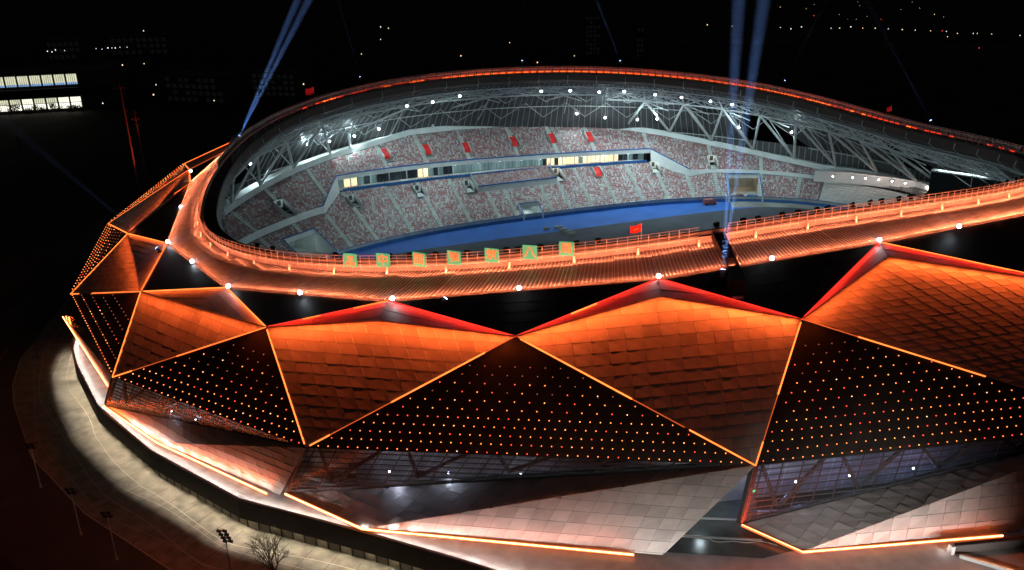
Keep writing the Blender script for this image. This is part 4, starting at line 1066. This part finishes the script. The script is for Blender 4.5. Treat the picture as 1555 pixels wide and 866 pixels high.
for k, p in enumerate(front):
    inw = nrm(A_(34, 222)-A_(*p[:2]))
    flood(p, f'white floodlight under the far roof rim, {ORD[k]} from the left in the front row', 'front row floodlights', 10500, (-inw[0]*.25, -inw[1]*.25, -1), 140)
for k, p in enumerate(rear):
    inw = nrm(A_(34, 222)-A_(*p[:2]))
    o = flood(p, f'white floodlight hung low above the top seats, {ORD[k]} from the left in the rear row', 'rear row floodlights', 3400, (inw[0]*.55, inw[1]*.55, -1), 150)
    lamp('POINT', A_(*p)+A_(-inw[0]*.9, -inw[1]*.9, .9), 900, COOL, o, size=.3)
    c = A_(*p); t = t_of(c); member('drop_rod', c+A_(0, 0, .7), ring(t, rim_rho(t)*0+.10, -9.5), .05, o, 'steel', 4).location = (0, 0, 0)
# floodlights under the near roof, out of view behind it, that light the field and the far stand
for td in np.arange(-150, -30, 20.):
    p = ring(D(td), .03, -6); inw = nrm(A_(30, 260)-p[:2])
    lamp('SPOT', p, 19000, COOL, ST, aim=(inw[0], inw[1], -.42), size=.5, spot=95, blend=.5)
for td, e in ((-118, 30000), (-96, 30000), (-74, 26000)):  # added unseen fill spots for the left end of the bowl
    p = ring(D(td), .03, -6); v = A_(-62, 232, 10)-p; lamp('SPOT', p, e, COOL, ST, aim=v, size=.5, spot=46, blend=.7)
p = ring(D(-100), .02, -6); lamp('SPOT', p, 42000, COOL, ST, aim=A_(122, 268, 24)-p, size=.5, spot=44, blend=.8)  # this and the next: unseen spots added to lift the right end
p = ring(D(-60), .02, -5); lamp('SPOT', p, 20000, COOL, ST, aim=A_(112, 285, 22)-p, size=.5, spot=60, blend=.8)
# right-hand concourse wall with its seven downlights
cw = thing('concourse_wall', 'low pale concourse wall lit by downlights above the empty right hand terraces', 'wall', (115, 281, 8))
cp = [A_(100.6, 290.5), A_(112, 287.3), A_(122.5, 280.5), A_(131, 273.5), A_(138, 262)]
for i in range(4):
    b = MB(); b.bar((*cp[i], 9.0), (*cp[i+1], 9.0), .3, 3.5); b.bar((*cp[i], 10.95), (*cp[i+1], 10.95), 1.2, .16); b.obj('wall_segment', 'white_wall', cw)
corr = [(104.65, 284.67, 10.6), (110.51, 283.1, 10.6), (114.2, 281.9, 10.6), (117.8, 280.2, 10.6), (121.2, 277.9, 10.6), (124.4, 275.6, 10.6), (129.5, 271.5, 10.5)]
for k, p in enumerate(corr):
    o = thing('downlight', f'white downlight on the pale concourse wall, {ORD[k]} from the left', 'downlight', p, 'concourse downlights')
    b = MB(); b.ball((0, 0, -.1), .26, seg=8, rings=5); kid('lens', b.mesh('lens', 'lens_white'), o); b = MB(); b.box((0, .2, .15), (1, 0, 0), (0, 1, 0), (0, 0, 1), .28, .4, .12); kid('housing', b.mesh('housing', 'steel'), o)
    lamp('POINT', A_(*p)-A_(0, 0, .5), 110, (1, .62, .42), o, size=.2)
# scoreboard, seen from its dark back edge
sb = thing('scoreboard', 'big black scoreboard with a bright white top edge at the right end', 'scoreboard', (131, 254.6, 9))
a, c = A_(124.6, 259.9, 0), A_(137.8, 249.3, 0); d = nrm(c-a); nrm_ = A_(-d[1], d[0], 0)
b = MB(); b.box((a+c)/2+A_(0, 0, 13.6), d, nrm_, (0, 0, 1), np.linalg.norm(c-a)/2, .5, 5.2); b.obj('screen', 'screen', sb)
b = MB(); b.box((a+c)/2+A_(0, 0, 19.0)+nrm_*.3, d, nrm_, (0, 0, 1), np.linalg.norm(c-a)/2, 1.1, .18); b.obj('top_cover', 'white_wall', sb)
for f in (.15, .85):
    b = MB(); p = a+(c-a)*f+nrm_*1.2; b.tube(p+A_(0, 0, 3), p+A_(0, 0, 18.5), .3, n=8); b.obj('leg', 'steel', sb)
lamp('AREA', (a+c)/2+A_(0, 0, 20.2)+nrm_*.3, 520, COOL, sb, aim=(0, 0, -1), size=14, size_y=.5, xdir=d)  # added unseen lamp that whitens the top cover

# ------------------------------------------------------------------ edge lamps, searchlights with beams
spots = [(-78.43, 217.61, 34.06), (-72.71, 192.22, 32.77), (-67.47, 168.57, 33.07), (-58.16, 154.8, 34.06), (-46.75, 138.49, 35.74), (-33.39, 131.87, 37.12), (-17.99, 125.22, 38.68), (1.02, 124.77, 40.19), (21.84, 125.17, 41.5), (39.92, 129.86, 42.16), (59.04, 136.86, 42.25), (75.29, 144.17, 41.74)]
lm = MB(); lm.ball((0, 0, .38), .36, seg=8, rings=6); LENS2 = lm.mesh('lens', 'lens_white')
lm = MB(); lm.box((0, 0, .1), (1, 0, 0), (0, 1, 0), (0, 0, 1), .22, .22, .14); lm.tube((0, 0, -.25), (0, 0, .1), .08); BASE2 = lm.mesh('base', 'steel_dark')
for k, p in enumerate(spots):
    o = thing('edge_lamp', f'bright white lamp on the outer roof edge, {ORD[k]} going round from the far left', 'lamp', p, 'white lamps on the roof edge'); kid('lens', LENS2, o); kid('base', BASE2, o)
    lamp('POINT', A_(*p)+A_(0, -.2, .85), 26, WHITE, o, size=.25)
search = [((31.18, 124.5, 41.9), [(34.4, 140.22, 79.66), (38.11, 140.2, 79.6)], 1.0, 'blue searchlight with two bright beams beside the roof stair'),
          ((-73.09, 242.12, 36.3), [(-51.55, 260.55, 80.56), (-47.64, 260.52, 80.49)], 1.0, 'blue searchlight with twin leaning beams on the far left roof edge'),
          ((-10.24, 121.99, 39.4), [(.45, 127.18, 51.87)], .10, 'blue searchlight with a short faint beam on the dark skirt near the front'),
          ((-67.08, 163.12, 33.31), [(-93.43, 171.92, 54.44)], .06, 'blue searchlight on the left facade with a dim beam leaning left'),
          ((40.15, 327.43, 40.89), [(29.05, 338.91, 68.47)], .16, 'searchlight behind the far roof with a slim beam leaning left'),
          ((-48.31, 301.58, 41.3), [(-56.97, 314.28, 71.79)], .04, 'searchlight behind the left part of the far roof with a barely visible beam'),
          ((5.06, 323.5, 42.17), [(6.08, 334.75, 69.19)], .04, 'searchlight behind the middle of the far roof with a faint upright beam'),
          ((122.48, 260.09, 32.82), [(106.85, 271.79, 60.93)], .06, 'searchlight behind the right roof edge with a dim beam leaning left'),
          ((92.46, 306.93, 36.59), [(108.96, 318.45, 64.26)], .035, 'searchlight behind the far roof with a faint beam leaning right')]
for p, ends, pw, label in search:
    o = thing('searchlight', label, 'searchlight', p, 'searchlights'); p = A_(*p)
    b = MB(); b.box((0, 0, .1), (1, 0, 0), (0, 1, 0), (0, 0, 1), .3, .3, .15); b.bar((-.36, 0, .1), (-.36, 0, .7), .08); b.bar((.36, 0, .1), (.36, 0, .7), .08); kid('base', b.mesh('base', 'black'), o)
    for e in ends:
        d = nrm(A_(*e)-p)
        b = MB(); b.tube(d*.1+A_(0, 0, .3), d*.75+A_(0, 0, .3), .26, .32, n=10); kid('barrel', b.mesh('barrel', 'black'), o)
        b = MB(); b.tube(d*.75+A_(0, 0, .3), d*.80+A_(0, 0, .3), .30, n=10); kid('lens', b.mesh('lens', 'lens_blue'), o)
        L = 66. if 'short' not in label else 17.; r1 = 2.2 if pw > .3 else (1.9 if L > 20 else .3)
        b = MB(); b.tube(p+d*1.0+A_(0, 0, .3), p+d*L+A_(0, 0, .3), .12, r1, n=16); b.obj('light_beam', 'lit_air', o)
        half = math.degrees(math.atan((r1-.1)/L))
        lamp('SPOT', p+d*.9+A_(0, 0, .3), 2100000*pw*(1 if pw > .3 else .7), (.22, .42, 1), o, aim=d, size=.16, spot=2*half+.1, blend=1)
    lamp('POINT', p+A_(0, -.4, 1.1), 10, (.4, .55, 1), o, size=.2)

# ------------------------------------------------------------------ signs and flags on the railing
signs = [(-26.03, 138.6, 39.46), (-20.56, 136.47, 40.07), (-14.66, 134.89, 40.68), (-8.84, 134.32, 41.22), (-3.08, 133.18, 41.77), (2.92, 132.97, 42.28), (8.58, 132.95, 42.72)]
chars = [None, '中', '国', '建', '筑', '八', '局']
words = ['a block emblem over small letters', 'the character for middle', 'the boxed character for country', 'the character for build', 'the bamboo-topped character for construct', 'the two-stroke character for eight', 'the character for bureau']
for k, p in enumerate(signs):
    t = t_of(A_(*p)); out = nrm(ring(t, .05, 0)[:2]-ring(t, 0, 0)[:2]); q = ring(t, .012, .95)
    if k in (0, 1): out = nrm(out*.5+A_(0, -1)*.6)
    o = thing('sign_board', f'square green sign board on the railing with {words[k]} in yellow', 'sign', tuple(q), 'character boards on the railing')
    yaw = math.atan2(out[1], out[0])+math.pi/2; o.rotation_euler = (0, 0, yaw)
    b = MB(); b.box((0, 0, .15), (1, 0, 0), (0, 1, 0), (0, 0, 1), 1.16, .06, 1.16); kid('board', b.mesh('board', 'sign_green'), o)
    b = MB(); b.bar((-.9, .12, -1), (-.9, .12, 1.2), .08, up=(1, 0, 0)); b.bar((.9, .12, -1), (.9, .12, 1.2), .08, up=(1, 0, 0)); kid('frame', b.mesh('frame', 'steel_dark'), o)
    if chars[k]:
        cu = bpy.data.curves.new('lettering', 'FONT'); cu.body = chars[k]; cu.size = 1.9; cu.extrude = .02; cu.offset = .035; cu.align_x = 'CENTER'; cu.align_y = 'CENTER'
        cu.materials.append(M['sign_yellow']); tmp = bpy.data.objects.new('lettering', cu); COL.objects.link(tmp); bpy.context.view_layer.update()
        me = bpy.data.meshes.new_from_object(tmp.evaluated_get(bpy.context.evaluated_depsgraph_get())); me.materials.clear(); me.materials.append(M['sign_yellow']); bpy.data.objects.remove(tmp)
        kid('lettering', me, o, (0, -.09, .15), (math.pi/2, 0, 0))
    else:
        b = MB()
        for x in (-.36, 0, .36): b.box((x, -.08, .48), (1, 0, 0), (0, 1, 0), (0, 0, 1), .09, .02, .36)
        b.box((0, -.08, .82), (1, 0, 0), (0, 1, 0), (0, 0, 1), .55, .022, .08); b.box((0, -.08, .16), (1, 0, 0), (0, 1, 0), (0, 0, 1), .45, .022, .06)
        for x in np.linspace(-.72, .72, 5): b.box((x, -.08, -.36), (1, 0, 0), (0, 1, 0), (0, 0, 1), .14, .02, .26); b.box((x*.9, -.08, -.70), (1, 0, 0), (0, 1, 0), (0, 0, 1), .2, .018, .06)
        kid('emblem', b.mesh('emblem', 'sign_yellow'), o)
def flag(p, hgt, size, label, mark=False, lean=-1):
    o = thing('flag', label, 'flag', p, 'red flags on the roof rim')
    b = MB(); b.tube((0, 0, -1), (0, 0, hgt), .035, n=6); kid('pole', b.mesh('pole', 'steel'), o)
    P = []
    for i in range(9):
        f = i/8; row = []
        for j in range(6):
            g = j/5; row.append((lean*f*size, .18*math.sin(7*f+2*g)*f*size*.8, hgt-.05-g*size*.72-.35*f*size*(1+.25*math.sin(5*f))))
        P.append(row)
    b = MB(); b.grid(np.array(P)); kid('cloth', b.mesh('cloth', 'flag'), o)
    if mark:
        b = MB()
        for f in (.35, .5, .65): b.box((lean*f*size, -.16, hgt-.36*size-.36*f*size), (1, 0, .3), (0, 1, 0), (0, 0, 1), .09*size, .01, .05*size)
        kid('marking', b.mesh('marking', 'flag_mark'), o)
flag((20.5, 135.0, 43.9), 3.0, 1.75, 'red flag waving on a pole over the near railing', True)
flag((-57.59, 271.28, 41.33), 3.6, 2.6, 'red flag on the far left of the roof rim', lean=-1)
flag((110.31, 260.45, 34.9), 3.4, 2.0, 'small red flag on the far right roof rim', lean=-.6)
# things standing on the field
boxes = [(11.09, 267.68), (14.84, 268.71), (16.12, 266.14), (17.43, 264.22), (18.52, 262.33)]
for k, (x, y) in enumerate(boxes):
    o = thing('crate', f'low pale crate on the field cover, {ORD[k]} of five counted from the far track side', 'crate', (x, y, .01), 'crates on the field'); s_ = 1.1 if k else .8
    b = MB(); b.box((0, 0, .35), (1, .2, 0), (-.2, 1, 0), (0, 0, 1), s_, .5, .32); kid('body', b.mesh('body', 'concrete'), o); b = MB(); b.box((0, 0, .72), (1, .2, 0), (-.2, 1, 0), (0, 0, 1), s_*1.05, .56, .05); kid('lid', b.mesh('lid', 'apron'), o)
def van(p, yaw, m, label, lit=False):
    o = thing('parked_van', label, 'van', (*p, .02), 'vans by the field gate'); o.rotation_euler = (0, 0, yaw)
    b = MB(); b.add([(-2.2, -.85, .35), (2.2, -.85, .35), (2.2, .85, .35), (-2.2, .85, .35), (-2.2, -.85, 1.0), (2.2, -.85, .95), (2.2, .85, .95), (-2.2, .85, 1.0), (-2.1, -.75, 1.85), (1.0, -.75, 1.85), (1.0, .75, 1.85), (-2.1, .75, 1.85), (1.7, -.8, 1.0), (1.7, .8, 1.0)],
        [(0, 1, 5, 12, 4), (3, 7, 13, 6, 2), (0, 4, 7, 3), (1, 2, 6, 5), (5, 6, 13, 12), (4, 12, 9, 8), (7, 11, 10, 13), (4, 8, 11, 7), (8, 9, 10, 11)]); kid('body', b.mesh('body', m), o)
    b = MB(); b.add([(1.69, -.7, 1.05), (1.69, .7, 1.05), (1.05, .66, 1.78), (1.05, -.66, 1.78)], [(0, 1, 2, 3)]); kid('windscreen', b.mesh('windscreen', 'glass_dark'), o)
    for x in (-1.4, 1.4):
        for y in (-.82, .82): b = MB(); b.tube((x, y-.1, .35), (x, y+.1, .35), .35, n=10); kid('wheel', b.mesh('wheel', 'black'), o)
    for y in (-.6, .6): b = MB(); b.box((2.2, y, .75), (1, 0, 0), (0, 1, 0), (0, 0, 1), .05, .15, .1); kid('headlight', b.mesh('headlight', 'lens_warm' if lit else 'white_wall'), o)
van((66.5, 290.2), .2, 'seat_red', 'dark red van with lit headlights on the track by the right gate', True); van((77.5, 294.8), .4, 'steel_dark', 'dark van parked in the mouth of the right gate'); van((81.2, 294.0), 2.6, 'blue_paint', 'blue van at the right side of the gate mouth')

# ------------------------------------------------------------------ lamp posts, mast, trees around the stadium
def mast(p, h, label, red=True):
    o = thing('light_mast', label, 'mast', p, 'tall masts left of the stadium')
    b = MB(); b.tube((0, 0, 0), (0, 0, h), .45, .2, n=10); kid('pole', b.mesh('pole', 'brick_red'), o)
    b = MB(); [b.bar((1.5*math.cos(k), 1.5*math.sin(k), h-.8*(k % 2)), (1.5*math.cos(k+1.05), 1.5*math.sin(k+1.05), h-.8*((k+1) % 2)), .15) for k in range(6)]; kid('lamp_ring', b.mesh('lamp_ring', 'brick_red'), o)
    b = MB(); [b.bar((-1.4, 0, h-z), (1.4, 0, h-z), .12) for z in (2.5, 8.2, 8.8)]; b.tube((0, 0, h), (0, 0, h+3), .06, n=5); kid('cross_arm', b.mesh('cross_arm', 'brick_red'), o)
    lamp('SPOT', A_(*p)+A_(14, -8, 8), 14000, (1, .20, .06), o, aim=(-14, 8, 14), size=.4, spot=60) if red else None  # added unseen red spot so the tall mast shows
mast((-134.26, 317.65, GZ), 40, 'tall slim red lit mast with a ring of lamps beyond the left facade'); mast((-136.75, 332, GZ), 26, 'shorter thin mast standing just behind the tall red lit mast', False)
def post(p, h, heads, label, group='unlit lamp posts outside'):
    o = thing('lamp_post', label, 'lamp post', p, group)
    b = MB(); b.tube((0, 0, 0), (0, 0, h), .10, .07, n=8); b.tube((0, 0, 0), (0, 0, .5), .2, .16, n=8); kid('pole', b.mesh('pole', 'black' if heads > 2 else 'steel'), o)
    for k in range(heads):
        z = h+.5-k*.62; x = .22*(k-heads/2)+.1
        b = MB()
        for sx in (-.42, .42): b.box((x+sx, 0, z), (1, 0, -.35), (0, 1, .2), (.35, -.2, 1), .34, .10, .22)
        b.bar((0, 0, z-.1), (x, 0, z), .07); kid('lamp_head', b.mesh('lamp_head', 'black'), o)
post((-43.7, 111.5, GZ), 9.2, 4, 'dark lamp post with stacked black heads in front of the plaza by the bare tree')
for k, (x, y) in enumerate([(-110.4, 189.1), (-85.5, 137.7), (-72.3, 123.9), (-63.8, 117.4), (-103.0, 247.4)]):
    post((x, y, GZ), 8.5, 2 if k else 4, ['dim lamp post with stacked heads on the dark road at far left', 'dim lamp post on the road by the left plaza bend', 'dim lamp post on the road shadow below the plaza bend', 'dim lamp post in the dark at bottom left nearest the plaza', 'dim slim lamp post behind the left facade pins'][k])
def bare_tree(p, h, seed, m, label, depth=6, group='bare winter trees'):
    r = random.Random(seed); o = thing('bare_tree', label, 'tree', p, group)
    tr, br = MB(), MB()
    def grow(a, d, L, rad, k):
        c = a+d*L; (tr if k < 2 else br).tube(a, c, rad, rad*.68, n=6 if k < 2 else (4 if k < 4 else 3), cap=False)
        if k >= depth: return
        for _ in range(r.choice([2, 3, 3]) if k > 0 else 5):
            v = nrm(d*.9+A_(r.gauss(0, .42), r.gauss(0, .42), r.gauss(.18, .22))); grow(a+d*L*r.uniform(.72, 1), v, L*r.uniform(.62, .86), rad*.62, k+1)
    grow(A_(0, 0, 0), nrm(A_(r.gauss(0, .04), r.gauss(0, .04), 1)), h*.24, h*.017, 0)
    kid('trunk', tr.mesh('trunk', m), o); kid('crown', br.mesh('crown', m), o); return o
bare_tree((-36.6, 109.6, GZ), 12.5, 3, 'bark', 'leafless tree with fine spreading twigs at the bottom edge in front of the lit plaza')
tp = [(-142.5, 241.7), (-123.6, 217.8), (-114.6, 180.4), (-151.6, 296), (-177, 320.4), (-106.2, 158.5), (-118.8, 290), (-178.5, 388.4), (-214.2, 391.2), (-130, 200), (-148, 262), (-160, 280)]
tp.sort(key=lambda q: q[0]**2+q[1]**2)
for k, (x, y) in enumerate(tp):
    bare_tree((x, y, GZ), 8+3*random.random(), 20+k, 'bark_red_lit', f'dim leafless tree on the dark ground left of the stadium, {ORD[k]} nearest to the viewer', 4, 'dim trees left of the stadium')

# ------------------------------------------------------------------ the dark town behind
def lit_hall():
    a, c = A_(-282.3, 467.4), A_(-221.4, 479.8); d = nrm(c-a); n = A_(d[1], -d[0]); L = np.linalg.norm(c-a)
    o = thing('lit_hall', 'long dark building with two rows of bright windows at far left', 'building', (*((a+c)/2), GZ))
    def q(x, y, z): return A_(*(a+d*x+n*y), z)
    b = MB(); b.box(q(L/2-10, -9, GZ+10), (*d, 0), (*n, 0), (0, 0, 1), L/2+22, 8.9, 10); b.obj('wall', 'far_wall', o)
    b = MB(); b.box(q(L/2-10, -8, GZ+20.4), (*d, 0), (*n, 0), (0, 0, 1), L/2+24, 11, .4); b.obj('roof', 'far_wall', o)
    b = MB(); b.box(q(L/2-10, 1.2, GZ+10.2), (*d, 0), (*n, 0), (0, 0, 1), L/2+22, 1.6, 2.2); b.obj('canopy', 'black', o)
    k = 14
    for j in range(k):
        x = -22+j*(L+20)/k; ww = (L+20)/k-1.0
        for z0, z1, m in ((GZ+13.8, GZ+19.0, 'window_far'), (GZ+1.6, GZ+4.4, 'window_far_b'), (GZ+4.7, GZ+7.2, random.choice(['window_far', 'window_far_b']))):
            b = MB(); b.box(q(x+ww/2, .06, (z0+z1)/2), (*d, 0), (*n, 0), (0, 0, 1), ww/2, .05, (z1-z0)/2, 0)
            if z0 > GZ+10: b.box(q(x+ww/2, .13, z0+.5), (*d, 0), (*n, 0), (0, 0, 1), ww/2, .03, .5, 1)
            wi = b.obj('window', [m, 'window_far_blue'], o)
            for f in (.2, .4, .6, .8): b = MB(); b.box(q(x+ww*f, .2, (z0+z1)/2), (*d, 0), (*n, 0), (0, 0, 1), .08, .05, (z1-z0)/2); b.obj('mullion', 'black', wi)
lit_hall()
SHL = []
for sd_ in (1, 2, 3):
    r_ = np.random.default_rng(sd_); b = MB()
    for cl in range(9):
        cc = r_.normal(0, 1, 3)*(1.5, 1.1, .9)+(0, 0, 2.6)
        for _ in range(60):
            p = cc+r_.normal(0, .55, 3); u = nrm(r_.normal(0, 1, 3)); v = nrm(np.cross(u, r_.normal(0, 1, 3))); b.add([p-u*.22, p+v*.16, p+u*.22, p-v*.16], [(0, 1, 2, 3)])
    t = MB(); t.tube((0, 0, 0), (0, 0, 2.4), .14, .08, n=6); SHL.append((b.mesh('crown', 'leaf'), t.mesh('trunk', 'bark')))
for k in range(16):
    f = k/15; p = A_(-318, 452)+(A_(-214, 472)-A_(-318, 452))*f+A_(random.uniform(-2, 2), random.uniform(-3, 3))
    o = thing('shrub', f'dark leafy shrub before the lower windows of the far left hall, {ORD[k]} from the left', 'shrub', (*p, GZ), 'shrubs before the lit hall'); cr, tr_ = random.choice(SHL)
    sc = random.uniform(.8, 1.35); kid('crown', cr, o).scale = (sc*1.3, sc, sc); kid('trunk', tr_, o)
def block(x, y, wdt, dep, h, yaw, label, cols, rows, m='window_faint', group='unlit blocks behind the stadium'):
    o = thing('apartment_block', label, 'building', (x, y, GZ), group); o.rotation_euler = (0, 0, yaw)
    b = MB(); b.box((0, 0, h/2), (1, 0, 0), (0, 1, 0), (0, 0, 1), wdt/2, dep/2, h/2); kid('wall', b.mesh('wall', 'far_wall'), o)
    b = MB(); b.box((0, 0, h+.3), (1, 0, 0), (0, 1, 0), (0, 0, 1), wdt/2+.4, dep/2+.4, .3); b.box((wdt*.2, 0, h+1.8), (1, 0, 0), (0, 1, 0), (0, 0, 1), 2.5, 2, 1.3); kid('roof', b.mesh('roof', 'far_wall'), o)
    b = MB(); b.box((0, 0, 0), (1, 0, 0), (0, 1, 0), (0, 0, 1), wdt/cols*.32, .08, h/rows*.3); me = b.mesh('window', m)
    for i in range(cols):
        for j in range(rows):
            if random.random() < .85: kid('window', me, o, (-wdt/2+(i+.5)*wdt/cols, -dep/2-.06, (j+.5)*h/rows))
block(-167, 500, 36, 14, 14, -.3, 'long low grey block with faint windows left of the far roof', 9, 4)
block(-128, 512, 26, 12, 13, -.25, 'low grey block right behind the long one left of the far roof', 7, 4)
block(58, 640, 10, 10, 26, .05, 'slim dark tower with faint windows behind the middle of the roof', 4, 9)
block(88, 622, 5, 6, 20, .1, 'narrow reddish tower behind the roof right of the middle', 2, 6)
block(-316, 668, 22, 14, 13, .2, 'dark block with white lamps on it at upper left', 6, 3)
block(-268, 684, 40, 14, 13, .1, 'wide dark block with a row of lamps along its roof at upper left', 9, 3)
city = [(171.5, 713.3), (204.4, 700), (209.7, 691.2), (220.6, 701.5), (239.2, 690.6), (245.2, 689.7), (255.7, 696), (261.3, 687.2), (270, 685.8), (277.6, 680.7), (285.7, 675.6), (293.1, 670.7), (301.8, 665.6), (309.7, 664.4), (310.8, 660.5), (313.5, 649.3), (323.8, 647.7), (326.4, 647.3), (334.1, 642.7), (348.9, 633.5), (348, 764.9), (295.9, 581.3), (299.7, 633.9), (-101.2, 752.1), (-93.8, 742.4), (-91.7, 676.4), (41.8, 580.7), (-29.7, 589.8), (1.6, 646.1), (17.9, 557.5), (-292.6, 756.2), (-289.4, 656.4), (-283.6, 652.4), (-281.9, 658.6), (-279, 658.2), (-276.5, 657.9), (-274.4, 660.9), (-269, 660.1), (-319.6, 647.7), (-314.7, 644), (-316.8, 653.6), (-308.5, 649.4), (-261.7, 575.9), (-240.6, 578.5), (-228.4, 582.2), (-193.7, 505.3), (-202.6, 455.4), (-184.6, 475.9), (-147.4, 456.7), (-111.1, 498.5), (-95.4, 606.7), (154.7, 724.4), (252.1, 771.9), (244.2, 842.3)]
city += [(random.uniform(240, 420), random.uniform(720, 1000)) for _ in range(26)]
def sl_mesh(m, r):
    h = MB(); h.ball((0, 0, 8), r, seg=6, rings=4); return h.mesh('lamp_head', m)
SLP = MB(); SLP.tube((0, 0, 0), (0, 0, 7.9), .12, .08, n=5); SLPM = SLP.mesh('pole', 'steel_dark')
SLH = {(k, r): sl_mesh(k, r) for k in ('city_warm', 'city_white', 'city_red') for r in (.26, .36, .15)}
for k, (x, y) in enumerate(city):
    o = thing('street_lamp', 'distant street lamp shining as a small dot in the dark town', 'street lamp', (x, y, GZ), 'street lamps of the distant town')
    col = random.choices(['city_warm', 'city_white', 'city_red'], [6, 4, 1])[0] if not 30 <= k <= 41 else 'city_white'
    r = .15 if k > 53 else random.choice([.26, .26, .36])
    kid('pole', SLPM, o); kid('lamp_head', SLH[(col, r)], o)
b = MB(); b.add([(120, 690, GZ+.02), (360, 618, GZ+.02), (362, 640, GZ+.02), (130, 715, GZ+.02)], [(0, 1, 2, 3)]); b.obj('far_road', 'road', kind='structure')
print('leds', nd, 'objects', len(bpy.data.objects))
